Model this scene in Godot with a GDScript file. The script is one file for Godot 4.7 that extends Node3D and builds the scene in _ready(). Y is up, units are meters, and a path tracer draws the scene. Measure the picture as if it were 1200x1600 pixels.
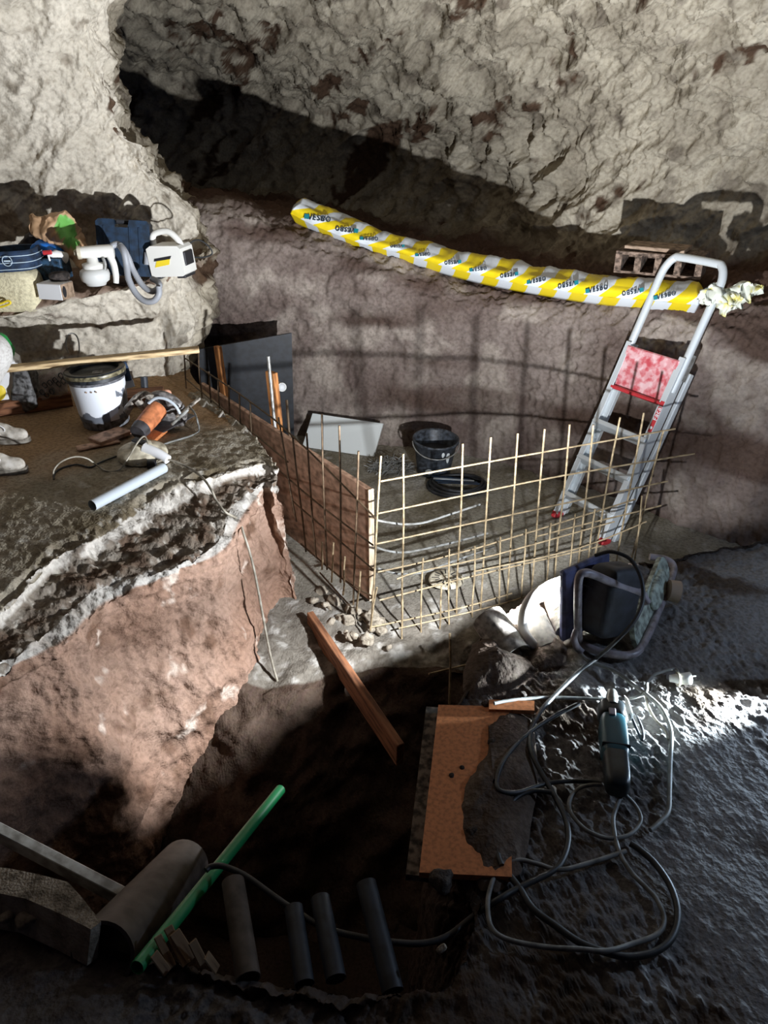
extends Node3D
# ---------------------------------------------------------------- camera maths (1200x1600 frame)
const EYE := 1.5
const F := 1200.0
const PITCH := 28.0
var cp := cos(deg_to_rad(PITCH))
var sp := sin(deg_to_rad(PITCH))
var M := {}
var T := {}
var taken := {}
var n_fbm := FastNoiseLite.new()
var n_cell := FastNoiseLite.new()
var n_rid := FastNoiseLite.new()
var n_soft := FastNoiseLite.new()
var rng := RandomNumberGenerator.new()

func ray(px: float, py: float) -> Vector3:          # sight line through a pixel, forward part 1
	var u := (px - 600.0) / F
	var v := (800.0 - py) / F
	var f := cp + v * sp
	return Vector3(u / f, (v * cp - sp) / f, -1.0)
func at(px: float, py: float, d: float) -> Vector3: # a place d metres ahead
	return Vector3(0, EYE, 0) + ray(px, py) * d
func on(px: float, py: float, y: float) -> Vector3: # a place on the level y
	var r := ray(px, py)
	return Vector3(0, EYE, 0) + r * ((y - EYE) / r.y)
func onplane(px: float, py: float, a: Vector3, b: Vector3) -> Vector3: # on the upright plane through a and b
	var n := (b - a).cross(Vector3.UP).normalized()
	var r := ray(px, py)
	var o := Vector3(0, EYE, 0)
	return o + r * ((a - o).dot(n) / r.dot(n))
func wp(px: float, y: float, d: float) -> Vector3:
	var t := (y - EYE) / d
	var v := (sp + t * cp) / (cp - t * sp)
	return at(px, 800.0 - v * F, d)
func ons(list: Array, y: float) -> PackedVector3Array:
	var r := PackedVector3Array()
	for q in list: r.append(on(q[0], q[1], y + (q[2] if q.size() > 2 else 0.0)))
	return r
func ats(list: Array, d: float) -> PackedVector3Array:
	var r := PackedVector3Array()
	for q in list: r.append(at(q[0], q[1], d + (q[2] if q.size() > 2 else 0.0)))
	return r

# ---------------------------------------------------------------- nodes
func numbered(called: String) -> String:
	if not taken.has(called):
		taken[called] = 0
		return called
	taken[called] += 1
	return "%s_%03d" % [called, taken[called]]
func tag(o: Node3D, label: String, category: String, group: String = "") -> Node3D:
	o.set_meta("label", label)
	o.set_meta("category", category)
	if group != "": o.set_meta("group", group)
	return o
func thing(called: String, label: String, category: String, base := Vector3.ZERO, group := "") -> Node3D:
	var o := Node3D.new()
	o.name = numbered(called)
	o.position = base
	add_child(o, true)
	tag(o, label, category, group)
	return o
func put(called: String, shape, m: Material, parent: Node3D = null) -> MeshInstance3D: # a mesh; world coordinates under a thing
	var mi := MeshInstance3D.new()
	if shape is SurfaceTool:
		shape.generate_normals()
		mi.mesh = shape.commit()
	else:
		mi.mesh = shape
	mi.material_override = m
	mi.cast_shadow = GeometryInstance3D.SHADOW_CASTING_SETTING_ON
	if parent == null:
		mi.name = numbered(called)
		add_child(mi, true)
	else:
		mi.name = called
		if parent.get_parent() == self and not (parent is MeshInstance3D): mi.position = -parent.position
		parent.add_child(mi, true)
	return mi
func lput(called: String, shape, m: Material, parent: Node3D) -> MeshInstance3D:  # a mesh in the thing's own axes
	var mi := put(called, shape, m, parent)
	mi.position = Vector3.ZERO
	return mi
func struct(called: String, shape, m: Material) -> MeshInstance3D:
	var o := put(called, shape, m)
	o.set_meta("kind", "structure")
	return o

# ---------------------------------------------------------------- shapes
func st() -> SurfaceTool:
	var s := SurfaceTool.new()
	s.begin(Mesh.PRIMITIVE_TRIANGLES)
	return s
func tri(s: SurfaceTool, a: Vector3, b: Vector3, c: Vector3, ua := Vector2.ZERO, ub := Vector2.ZERO, uc := Vector2.ZERO) -> void:
	s.set_uv(ua); s.add_vertex(a)
	s.set_uv(ub); s.add_vertex(b)
	s.set_uv(uc); s.add_vertex(c)
func quad(s: SurfaceTool, a: Vector3, b: Vector3, c: Vector3, d: Vector3, ua := Vector2.ZERO, ub := Vector2.ZERO, uc := Vector2.ZERO, ud := Vector2.ZERO) -> void:
	tri(s, a, b, c, ua, ub, uc)
	tri(s, a, c, d, ua, uc, ud)
func smoothed(list: PackedVector3Array, k: int) -> PackedVector3Array:
	var r := PackedVector3Array()
	var n := list.size()
	if n < 3: return list
	for i in n - 1:
		var p0 := list[max(i - 1, 0)]; var p1 := list[i]; var p2 := list[i + 1]; var p3 := list[min(i + 2, n - 1)]
		for j in k:
			r.append(p1.cubic_interpolate(p2, p0, p3, float(j) / k))
	r.append(list[n - 1])
	return r
func tube(s: SurfaceTool, pts: PackedVector3Array, r: float, sides := 8, r2 := -1.0, rib := 0.0, hollow := false) -> SurfaceTool:
	var n := pts.size()
	var rings := []
	var t0 := (pts[1] - pts[0]).normalized()
	var side := t0.cross(Vector3.UP if absf(t0.y) < 0.9 else Vector3.RIGHT).normalized()
	var along := 0.0
	for i in n:
		var t := (pts[min(i + 1, n - 1)] - pts[max(i - 1, 0)]).normalized()
		side = (side - t * side.dot(t)).normalized()
		var b := t.cross(side)
		var rr := r if r2 < 0 else lerpf(r, r2, float(i) / (n - 1))
		if rib > 0 and i % 2 == 1: rr -= rib
		var ring := PackedVector3Array()
		for k in sides:
			var a := TAU * k / sides
			ring.append(pts[i] + (side * cos(a) + b * sin(a)) * rr)
		rings.append(ring)
	s.set_smooth_group(0)
	for i in n - 1:
		var l := pts[i].distance_to(pts[i + 1])
		for k in sides:
			var k2 := (k + 1) % sides
			var w0 := float(k) / sides * TAU * r; var w1 := float(k + 1) / sides * TAU * r
			quad(s, rings[i][k], rings[i + 1][k], rings[i + 1][k2], rings[i][k2], Vector2(along, w0), Vector2(along + l, w0), Vector2(along + l, w1), Vector2(along, w1))
		along += l
	s.set_smooth_group(4294967295)
	if not hollow:
		for k in sides:
			var k2 := (k + 1) % sides
			tri(s, pts[0], rings[0][k], rings[0][k2])
			tri(s, pts[n - 1], rings[n - 1][k2], rings[n - 1][k])
	return s
func bar(s: SurfaceTool, a: Vector3, b: Vector3, r: float, sides := 6) -> SurfaceTool:
	return tube(s, PackedVector3Array([a, b]), r, sides)
func pipe(s: SurfaceTool, a: Vector3, b: Vector3, r: float, wall: float, sides := 28) -> SurfaceTool:   # an open pipe with a bore
	var ax := (b - a).normalized()
	var l := a.distance_to(b)
	var q := Basis(Quaternion(Vector3.UP, ax))
	return lathe(s, Transform3D(q, a), [Vector2(r - wall, 0.0), Vector2(r, 0.0), Vector2(r, l), Vector2(r - wall, l), Vector2(r - wall, 0.0)], sides, true)
func lathe(s: SurfaceTool, xf: Transform3D, prof: Array, segs := 32, sharp := false) -> SurfaceTool:   # profile: Vector2(radius, height)
	for i in prof.size() - 1:
		s.set_smooth_group(i if sharp else 0)
		var p: Vector2 = prof[i]; var q: Vector2 = prof[i + 1]
		for k in segs:
			var a0 := TAU * k / segs; var a1 := TAU * (k + 1) / segs
			var c0 := Vector3(cos(a0), 0, sin(a0)); var c1 := Vector3(cos(a1), 0, sin(a1))
			var A := xf * (c0 * p.x + Vector3.UP * p.y); var B := xf * (c0 * q.x + Vector3.UP * q.y)
			var C := xf * (c1 * q.x + Vector3.UP * q.y); var D := xf * (c1 * p.x + Vector3.UP * p.y)
			var ua := Vector2(float(k) / segs, p.y); var ub := Vector2(float(k) / segs, q.y); var uc := Vector2(float(k + 1) / segs, q.y); var ud := Vector2(float(k + 1) / segs, p.y)
			if q.x < 1e-5: tri(s, A, B, D, ua, ub, ud)
			elif p.x < 1e-5: tri(s, A, B, C, ua, ub, uc)
			else: quad(s, A, B, C, D, ua, ub, uc, ud)
	return s
func box(s: SurfaceTool, xf: Transform3D, size: Vector3, bev := 0.004) -> SurfaceTool:  # a box with chamfered edges
	var h := size * 0.5
	bev = minf(bev, minf(h.x, minf(h.y, h.z)) * 0.9)
	s.set_smooth_group(4294967295)
	var long := 0 if size.x >= size.y and size.x >= size.z else (1 if size.y >= size.z else 2)
	var P := func(sx: float, sy: float, sz: float, axis: int) -> Vector3:   # corner of the face across that axis
		var p := Vector3(sx * h.x, sy * h.y, sz * h.z)
		for k in 3:
			if k != axis: p[k] -= signf(p[k]) * bev
		return p
	var E := func(p: Vector3) -> void:
		var uv := Vector2(p[long], p[(long + 1) % 3] + p[(long + 2) % 3])
		s.set_uv(uv); s.add_vertex(xf * p)
	var T3 := func(a: Vector3, b: Vector3, c: Vector3) -> void:
		if (c - a).cross(b - a).dot(a + b + c) < 0: E.call(a); E.call(c); E.call(b)
		else: E.call(a); E.call(b); E.call(c)
	for ax in 3:
		var i := (ax + 1) % 3; var j := (ax + 2) % 3
		for sg in [-1.0, 1.0]:
			var c := []
			for q in [[-1, -1], [1, -1], [1, 1], [-1, 1]]:
				var v := Vector3.ZERO
				v[ax] = sg; v[i] = q[0]; v[j] = q[1]
				c.append(P.call(v.x, v.y, v.z, ax))
			T3.call(c[0], c[1], c[2]); T3.call(c[0], c[2], c[3])
	for ax in 3:                       # edges that run along ax
		var i := (ax + 1) % 3; var j := (ax + 2) % 3
		for q in [[-1, -1], [1, -1], [1, 1], [-1, 1]]:
			var lo := Vector3.ZERO; var hi := Vector3.ZERO
			lo[ax] = -1; lo[i] = q[0]; lo[j] = q[1]
			hi[ax] = 1; hi[i] = q[0]; hi[j] = q[1]
			var a = P.call(lo.x, lo.y, lo.z, i); var b = P.call(hi.x, hi.y, hi.z, i)
			var c2 = P.call(hi.x, hi.y, hi.z, j); var d = P.call(lo.x, lo.y, lo.z, j)
			T3.call(a, b, c2); T3.call(a, c2, d)
	for sx in [-1.0, 1.0]:
		for sy in [-1.0, 1.0]:
			for sz in [-1.0, 1.0]:
				T3.call(P.call(sx, sy, sz, 0), P.call(sx, sy, sz, 1), P.call(sx, sy, sz, 2))
	return s
func frame(a: Vector3, b: Vector3, up := Vector3.UP) -> Transform3D:    # x runs from a to b, centred
	var x := (b - a).normalized()
	var z := x.cross(up).normalized()
	var y := z.cross(x)
	return Transform3D(Basis(x, y, z), (a + b) * 0.5)
func beam(s: SurfaceTool, a: Vector3, b: Vector3, h: float, w: float, up := Vector3.UP, bev := 0.003) -> SurfaceTool:
	return box(s, frame(a, b, up), Vector3(a.distance_to(b), h, w), bev)
func prism(s: SurfaceTool, xf: Transform3D, poly: PackedVector2Array, depth: float) -> SurfaceTool:   # polygon in xy, depth along z
	if Geometry2D.is_polygon_clockwise(poly): poly.reverse()
	var idx := Geometry2D.triangulate_polygon(poly)
	s.set_smooth_group(4294967295)
	var h := depth * 0.5
	var v := func(p: Vector2, z: float) -> Vector3: return xf * Vector3(p.x, p.y, z)
	for i in range(0, idx.size(), 3):
		var a := poly[idx[i]]; var b := poly[idx[i + 1]]; var c := poly[idx[i + 2]]
		if (b - a).cross(c - a) < 0:
			var t := b; b = c; c = t
		tri(s, v.call(a, h), v.call(c, h), v.call(b, h), a, c, b)
		tri(s, v.call(a, -h), v.call(b, -h), v.call(c, -h), a, b, c)
	for i in poly.size():
		var a := poly[i]; var b := poly[(i + 1) % poly.size()]
		quad(s, v.call(a, h), v.call(b, h), v.call(b, -h), v.call(a, -h))
	return s
func grid(nu: int, nv: int, pos: PackedVector3Array, wrap_u: bool, toward, cols := PackedColorArray(), uvs := PackedVector2Array()) -> ArrayMesh:
	# nu x nv places, row by row; toward: a Vector3 the front faces, or null for a closed surface (faces outward)
	var nrm := grid_normals(nu, nv, pos, wrap_u)
	var mid := Vector3.ZERO
	for p in pos: mid += p
	mid /= pos.size()
	var s := 0.0
	for i in pos.size(): s += nrm[i].dot((toward - pos[i]) if toward != null else (pos[i] - mid))
	var flip := s < 0
	if flip:
		for i in nrm.size(): nrm[i] = -nrm[i]
	var idx := PackedInt32Array()
	var wu := nu if wrap_u else nu - 1
	idx.resize(wu * (nv - 1) * 6)
	var k := 0
	for j in nv - 1:
		for i in wu:
			var i2 := (i + 1) % nu
			var a := j * nu + i; var b := j * nu + i2; var c := (j + 1) * nu + i2; var d := (j + 1) * nu + i
			if flip:
				idx[k] = a; idx[k + 1] = d; idx[k + 2] = c; idx[k + 3] = a; idx[k + 4] = c; idx[k + 5] = b
			else:
				idx[k] = a; idx[k + 1] = c; idx[k + 2] = d; idx[k + 3] = a; idx[k + 4] = b; idx[k + 5] = c
			k += 6
	var arr := []
	arr.resize(Mesh.ARRAY_MAX)
	arr[Mesh.ARRAY_VERTEX] = pos
	arr[Mesh.ARRAY_NORMAL] = nrm
	if cols.size(): arr[Mesh.ARRAY_COLOR] = cols
	if uvs.size(): arr[Mesh.ARRAY_TEX_UV] = uvs
	arr[Mesh.ARRAY_INDEX] = idx
	var am := ArrayMesh.new()
	am.add_surface_from_arrays(Mesh.PRIMITIVE_TRIANGLES, arr)
	return am
func grid_normals(nu: int, nv: int, pos: PackedVector3Array, wrap_u: bool) -> PackedVector3Array:
	var nrm := PackedVector3Array()
	nrm.resize(nu * nv)
	for j in nv:
		var j0: int = maxi(j - 1, 0) * nu
		var j1: int = mini(j + 1, nv - 1) * nu
		var jj := j * nu
		for i in nu:
			var i0: int = (i - 1 + nu) % nu if wrap_u else maxi(i - 1, 0)
			var i1: int = (i + 1) % nu if wrap_u else mini(i + 1, nu - 1)
			var n := (pos[j1 + i] - pos[j0 + i]).cross(pos[jj + i1] - pos[jj + i0])
			nrm[jj + i] = n.normalized() if n.length_squared() > 1e-16 else Vector3.UP
	return nrm
func cat(p0: Vector3, p1: Vector3, p2: Vector3, p3: Vector3, t: float) -> Vector3:
	return p1.cubic_interpolate(p2, p0, p3, t)
func resample(row, nu: int) -> PackedVector3Array:
	var r := PackedVector3Array()
	var n: int = row.size()
	for i in nu:
		var t := float(i) / (nu - 1) * (n - 1)
		var k: int = mini(int(t), n - 2)
		r.append(cat(row[maxi(k - 1, 0)], row[k], row[k + 1], row[mini(k + 2, n - 1)], t - k))
	return r
func sheet(rows: Array, nu: int, segs: Array, disp: Callable, colf: Callable, toward: Vector3, curved := true) -> ArrayMesh:
	# rows of places, joined into one rough surface; segs: cells between each two rows
	var R := []
	for row in rows: R.append(resample(row, nu))
	var nv := 1
	for k in segs: nv += k
	var pos := PackedVector3Array()
	var vt := PackedFloat32Array()
	for j in segs.size():
		var a = R[maxi(j - 1, 0)]; var b = R[j]; var c = R[j + 1]; var d = R[mini(j + 2, R.size() - 1)]
		for q in segs[j] + (1 if j == segs.size() - 1 else 0):
			var t: float = float(q) / segs[j]
			vt.append(j + t)
			for i in nu:
				if curved: pos.append(cat(a[i], b[i], c[i], d[i], t))
				else: pos.append((b[i] as Vector3).lerp(c[i], t))
	var nrm := grid_normals(nu, nv, pos, false)
	var s := 0.0
	for i in range(0, pos.size(), 7): s += nrm[i].dot(toward - pos[i])
	var sg := -1.0 if s < 0 else 1.0
	var cols := PackedColorArray()
	cols.resize(pos.size())
	for j in nv:
		for i in nu:
			var k := j * nu + i
			var u := float(i) / (nu - 1)
			cols[k] = colf.call(pos[k], u, vt[j])
			pos[k] += nrm[k] * (sg * float(disp.call(pos[k], u, vt[j])))
	return grid(nu, nv, pos, false, toward, cols)
func pillow(top: PackedVector3Array, low: PackedVector3Array, thick: float, lump: float, nu := 40, colf = null, fr := 14.0) -> ArrayMesh:
	# a stuffed or crumpled shape between two rails; swells by thick towards the eye and away from it
	var A := resample(top, nu); var B := resample(low, nu)
	var nv := 28
	var pos := PackedVector3Array()
	var cols := PackedColorArray()
	for j in nv:
		var th := TAU * j / (nv - 1)
		for i in nu:
			var u := float(i) / (nu - 1)
			var endk := pow(clampf(1.0 - pow(absf(u * 2 - 1), 6.0), 0.0, 1.0), 0.5)
			var c := (A[i] + B[i]) * 0.5
			var up := (A[i] - B[i]) * 0.5
			var nn := Vector3(0, 0.25, 1).normalized()
			var p := c + up * cos(th) * lerpf(0.75, 1.0, endk) + nn * sin(th) * thick * endk
			var q := p * fr * 10.0
			p += Vector3(n_fbm.get_noise_3dv(q * 6.0), n_fbm.get_noise_3dv(q * 6.0 + Vector3(31, 7, 5)), n_rid.get_noise_3dv(q * 4.0)) * lump
			pos.append(p)
			cols.append(colf.call(u, float(j) / (nv - 1), p) if colf != null else Color.WHITE)
	return grid(nu, nv, pos, false, null, cols)
func blob(c: Vector3, r: Vector3, bas: Basis, e: float, lump: float, nu := 32, nv := 20, fr := 10.0) -> ArrayMesh:   # a superellipsoid, rough by lump
	var pos := PackedVector3Array()
	for j in nv:
		var la := -PI / 2 + PI * j / (nv - 1)
		for i in nu:
			var lo := TAU * i / nu
			var d := Vector3(spw(cos(la), e) * spw(cos(lo), e), spw(sin(la), e), spw(cos(la), e) * spw(sin(lo), e))
			var p := c + bas * (d * r)
			p += (bas * d).normalized() * lump * (n_fbm.get_noise_3dv(p * fr * 60.0) + 0.6 * n_cell.get_noise_3dv(p * fr * 50.0))
			pos.append(p)
	return grid(nu, nv, pos, true, null)
func spw(x: float, e: float) -> float:
	return signf(x) * pow(absf(x), e)
func mound(outline: PackedVector3Array, h: float, lump: float, col: Callable) -> ArrayMesh:    # a heap over an outline
	var c := Vector3.ZERO
	for p in outline: c += p
	c /= outline.size()
	var nu := 90
	var nv := 22
	var loop := outline.duplicate()
	loop.append(outline[0])
	var ring := resample(loop, nu + 1)
	var pos := PackedVector3Array()
	var cols := PackedColorArray()
	for j in nv:
		var t := float(j) / (nv - 1)
		for i in nu:
			var p := c.lerp(ring[i], t * (1.0 + 0.1 * n_fbm.get_noise_2d(i * 9.0, c.x * 500)))
			p.y += h * pow(1.0 - t * t, 1.6) - 0.02 * pow(t, 6.0)
			var q := p * 900.0
			p += Vector3(0, 1, 0) * lump * (n_fbm.get_noise_3dv(q) + 0.7 * n_cell.get_noise_3dv(q * 1.7)) * (1.0 - t * 0.5)
			pos.append(p)
			cols.append(col.call(p, 0.0, 0.0))
	return grid(nu, nv, pos, true, c + Vector3.UP * 5, cols)
func lin(r: float, g: float, b: float) -> Color:
	return Color(r / 255.0, g / 255.0, b / 255.0).srgb_to_linear()
func mixc(a: Color, b: Color, t: float) -> Color:
	return a.lerp(b, clampf(t, 0, 1))
func ss(a: float, b: float, x: float) -> float:
	return smoothstep(a, b, x)

# ---------------------------------------------------------------- materials
func noise_tex(kind: int, freq: float, oct: int, normal: bool, strength := 6.0, ramp = null, seed_ := 1, size := 512) -> NoiseTexture2D:
	var n := FastNoiseLite.new()
	n.noise_type = kind
	n.frequency = freq
	n.seed = seed_
	n.fractal_octaves = oct
	n.fractal_type = FastNoiseLite.FRACTAL_FBM if oct > 1 else FastNoiseLite.FRACTAL_NONE
	var t := NoiseTexture2D.new()
	t.width = size; t.height = size
	t.seamless = true
	t.noise = n
	t.as_normal_map = normal
	t.bump_strength = strength
	if ramp != null: t.color_ramp = ramp
	return t
func ramp(cols: Array, offs: Array) -> Gradient:
	var g := Gradient.new()
	g.offsets = PackedFloat32Array(offs)
	g.colors = PackedColorArray(cols)
	return g
func mat(r: float, g: float, b: float, rough := 0.7, metal := 0.0, wear := "dust", normal := "", ns := 1.0) -> StandardMaterial3D:
	var m := StandardMaterial3D.new()
	m.albedo_color = Color(r / 255.0, g / 255.0, b / 255.0)
	m.roughness = rough
	m.metallic = metal
	m.cull_mode = BaseMaterial3D.CULL_DISABLED
	if wear != "":
		m.albedo_texture = T[wear]
		if wear == "grain": m.uv1_scale = Vector3(1.2, 9, 1)
		else:
			m.uv1_triplanar = true
			m.uv1_world_triplanar = false
			m.uv1_scale = Vector3.ONE * 3.0
	if normal != "":
		m.normal_enabled = true
		m.normal_texture = T[normal]
		m.normal_scale = ns
	return m
func earth(normal: String, scale: float, ns: float, rough := 0.95) -> StandardMaterial3D:   # coloured by its vertices
	var m := StandardMaterial3D.new()
	m.vertex_color_use_as_albedo = true
	m.albedo_texture = T["speckle"]
	m.roughness = rough
	m.metallic_specular = 0.15
	m.cull_mode = BaseMaterial3D.CULL_DISABLED
	m.uv1_triplanar = true
	m.uv1_world_triplanar = true
	m.uv1_scale = Vector3.ONE * scale
	m.normal_enabled = true
	m.normal_texture = T[normal]
	m.normal_scale = ns
	return m
func setup() -> void:
	rng.seed = 7
	n_fbm.noise_type = FastNoiseLite.TYPE_SIMPLEX_SMOOTH; n_fbm.frequency = 0.01; n_fbm.fractal_octaves = 4; n_fbm.seed = 3
	n_soft.noise_type = FastNoiseLite.TYPE_SIMPLEX_SMOOTH; n_soft.frequency = 0.01; n_soft.fractal_octaves = 2; n_soft.seed = 9
	n_rid.noise_type = FastNoiseLite.TYPE_SIMPLEX_SMOOTH; n_rid.frequency = 0.01; n_rid.fractal_type = FastNoiseLite.FRACTAL_RIDGED; n_rid.fractal_octaves = 3; n_rid.seed = 5
	n_cell.noise_type = FastNoiseLite.TYPE_CELLULAR; n_cell.frequency = 0.01; n_cell.cellular_return_type = FastNoiseLite.RETURN_DISTANCE; n_cell.fractal_octaves = 2; n_cell.fractal_type = FastNoiseLite.FRACTAL_FBM; n_cell.seed = 11
	n_cell.domain_warp_enabled = true; n_cell.domain_warp_amplitude = 25.0; n_cell.domain_warp_frequency = 0.02
	T["dust"] = noise_tex(FastNoiseLite.TYPE_SIMPLEX_SMOOTH, 0.012, 5, false, 1, ramp([Color(0.62, 0.6, 0.57), Color(0.9, 0.89, 0.87), Color(1, 1, 1)], [0.2, 0.5, 0.75]), 2)
	T["grime"] = noise_tex(FastNoiseLite.TYPE_SIMPLEX_SMOOTH, 0.02, 5, false, 1, ramp([Color(0.35, 0.34, 0.33), Color(0.75, 0.74, 0.73), Color(1, 1, 1)], [0.25, 0.5, 0.7]), 4)
	T["grain"] = noise_tex(FastNoiseLite.TYPE_SIMPLEX_SMOOTH, 0.008, 4, false, 1, ramp([Color(0.66, 0.62, 0.58), Color(0.9, 0.88, 0.85), Color(1, 1, 1)], [0.25, 0.5, 0.75]), 6)
	T["speckle"] = noise_tex(FastNoiseLite.TYPE_SIMPLEX_SMOOTH, 0.02, 5, false, 1, ramp([Color(0.82, 0.81, 0.8), Color(0.95, 0.95, 0.95), Color(1, 1, 1)], [0.2, 0.5, 0.8]), 8, 1024)
	T["rock_n"] = noise_tex(FastNoiseLite.TYPE_SIMPLEX_SMOOTH, 0.02, 5, true, 6.0, null, 12, 1024)
	T["mud_n"] = noise_tex(FastNoiseLite.TYPE_CELLULAR, 0.05, 3, true, 7.0, null, 14)
	T["fine_n"] = noise_tex(FastNoiseLite.TYPE_SIMPLEX_SMOOTH, 0.08, 4, true, 5.0, null, 16)
	M.rock = earth("rock_n", 1.6, 1.0)
	M.soil = earth("rock_n", 2.2, 0.9)
	M.mud = earth("mud_n", 2.5, 0.8, 0.85)
	M.concrete = earth("fine_n", 1.8, 0.7, 0.8)
	M.rust = mat(190, 170, 136, 0.65, 0.25, "dust")
	M.steel_dark = mat(120, 100, 78, 0.6, 0.3, "dust")
	M.plywood = mat(204, 164, 138, 0.6, 0.0, "dust")
	M.pale_edge = mat(224, 205, 178, 0.75, 0.0, "grain")
	M.black_board = mat(27, 31, 38, 0.55, 0.0, "dust")
	M.stake = mat(190, 128, 72, 0.7, 0.0, "grain")
	M.white_board = mat(226, 230, 226, 0.4, 0.0, "")
	M.black_rubber = mat(40, 42, 46, 0.5, 0.0, "dust")
	M.bucket = mat(74, 80, 88, 0.5, 0.0, "grime")
	M.splash = mat(196, 200, 198, 0.8, 0.0, "")
	M.alu = mat(214, 219, 220, 0.42, 0.25, "")
	M.red = mat(196, 52, 58, 0.5, 0.0, "")
	M.ladder_red = mat(255, 255, 255, 0.55, 0.0, "")
	M.ladder_red.albedo_texture = noise_tex(FastNoiseLite.TYPE_SIMPLEX_SMOOTH, 0.014, 5, false, 1, ramp([Color(0.78, 0.3, 0.33), Color(0.85, 0.5, 0.52), Color(0.92, 0.78, 0.78)], [0.3, 0.45, 0.62]), 21)
	M.ladder_red.uv1_triplanar = true
	M.ladder_red.uv1_scale = Vector3(2.5, 2.5, 2.5)
	M.print_blue = mat(24, 42, 58, 0.5, 0.0, "")
	M.print_teal = mat(20, 120, 130, 0.5, 0.0, "")
	M.dark_cloth = mat(70, 62, 58, 0.95, 0.0, "grime")
	M.tote = mat(52, 84, 112, 0.6, 0.0, "grime")
	M.cup = mat(206, 206, 202, 0.35, 0.0, "")
	M.red_dim = mat(126, 44, 52, 0.5, 0.0, "")
	M.tub_grey = mat(150, 152, 158, 0.5, 0.0, "grime")
	M.tub_dark = mat(40, 44, 50, 0.5, 0.0, "grime")
	M.tape = mat(150, 142, 112, 0.35, 0.0, "grime")
	M.grey_bag = mat(122, 122, 122, 0.7, 0.0, "grime")
	M.tool_dark = mat(72, 70, 74, 0.55, 0.0, "dust")
	M.tool_pale = mat(186, 178, 166, 0.6, 0.0, "grime")
	M.knob_pink = mat(222, 166, 138, 0.5, 0.0, "")
	M.knob_clay = mat(150, 130, 110, 0.7, 0.0, "")
	M.clod = mat(74, 64, 56, 0.95, 0.0, "grime", "fine_n", 0.8)
	M.grinder_dark = mat(34, 42, 46, 0.35, 0.0, "dust")
	M.pine = mat(222, 196, 152, 0.7, 0.0, "grain")
	M.old_wood = mat(138, 92, 62, 0.8, 0.0, "grain")
	M.orange_board = mat(206, 128, 76, 0.6, 0.0, "speckle")
	M.grey_board = mat(120, 108, 96, 0.85, 0.0, "grime")
	M.white_plastic = mat(228, 226, 218, 0.45, 0.0, "")
	M.cream = mat(216, 208, 186, 0.55, 0.0, "dust")
	M.grey_plastic = mat(176, 184, 190, 0.45, 0.0, "")
	M.grey_hose = mat(150, 152, 156, 0.5, 0.0, "")
	M.blue_case = mat(25, 50, 76, 0.5, 0.0, "dust")
	M.navy = mat(36, 60, 92, 0.8, 0.0, "dust")
	M.canvas = mat(228, 218, 182, 0.9, 0.0, "speckle", "fine_n", 0.4)
	M.canvas.uv1_scale = Vector3.ONE * 2.0
	M.stripe = mat(196, 214, 226, 0.8, 0.0, "")
	M.bright_blue = mat(14, 112, 204, 0.4, 0.0, "")
	M.white = mat(232, 232, 232, 0.6, 0.0, "")
	M.dark = mat(34, 34, 38, 0.55, 0.0, "")
	M.orange = mat(224, 140, 94, 0.5, 0.0, "dust")
	M.tool_grey = mat(150, 146, 144, 0.5, 0.2, "grime")
	M.cable_black = mat(52, 54, 56, 0.5, 0.0, "dust")
	M.cable_grey = mat(136, 138, 136, 0.55, 0.0, "dust")
	M.cable_pale = mat(170, 164, 150, 0.6, 0.0, "dust")
	M.green_pipe = mat(24, 128, 74, 0.4, 0.0, "")
	M.brown_pipe = mat(84, 74, 66, 0.6, 0.0, "dust")
	M.dark_pipe = mat(48, 54, 62, 0.5, 0.0, "dust")
	M.teal = mat(20, 66, 76, 0.35, 0.0, "")
	M.lamp_body = mat(96, 100, 140, 0.5, 0.1, "dust")
	M.lamp_dark = mat(52, 56, 64, 0.6, 0.0, "dust")
	M.lamp_tube = mat(160, 154, 162, 0.4, 0.1, "dust")
	M.lamp_green = mat(190, 202, 188, 0.6, 0.0, "grime")
	M.block = mat(146, 124, 108, 0.95, 0.0, "grime", "fine_n", 0.8)
	M.tile = mat(170, 146, 124, 0.85, 0.0, "dust")
	M.trouser = mat(186, 183, 178, 0.95, 0.0, "speckle", "fine_n", 0.3)
	M.jacket = mat(92, 96, 102, 0.95, 0.0, "dust")
	M.skin = mat(206, 160, 132, 0.6, 0.0, "")
	M.hair = mat(52, 40, 32, 0.8, 0.0, "grime")
	M.shoe = mat(222, 216, 206, 0.8, 0.0, "dust")
	M.sole = mat(150, 144, 134, 0.85, 0.0, "dust")
	M.yellow = mat(236, 208, 48, 0.5, 0.0, "")
	M.leaf_green = mat(24, 140, 66, 0.5, 0.0, "")
	M.metal = mat(176, 178, 176, 0.4, 0.3, "dust")
	M.stone = mat(168, 158, 142, 0.95, 0.0, "dust", "fine_n", 0.8)
	M.muddy = mat(196, 190, 178, 0.6, 0.0, "grime")
	M.splint = mat(134, 110, 82, 0.8, 0.0, "grain")
	M.paint = StandardMaterial3D.new()
	M.paint.vertex_color_use_as_albedo = true
	M.paint.roughness = 0.6
	M.paint.cull_mode = BaseMaterial3D.CULL_DISABLED
	M.clear = StandardMaterial3D.new()
	M.clear.albedo_color = Color(0.75, 0.72, 0.7, 0.35)
	M.clear.transparency = BaseMaterial3D.TRANSPARENCY_ALPHA
	M.clear.roughness = 0.15
	M.glow = StandardMaterial3D.new()
	M.glow.albedo_color = Color(0.9, 0.95, 1)
	M.glow.emission_enabled = true
	M.glow.emission = Color(0.88, 0.95, 1.0)
	M.glow.emission_energy_multiplier = 2.0

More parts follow.
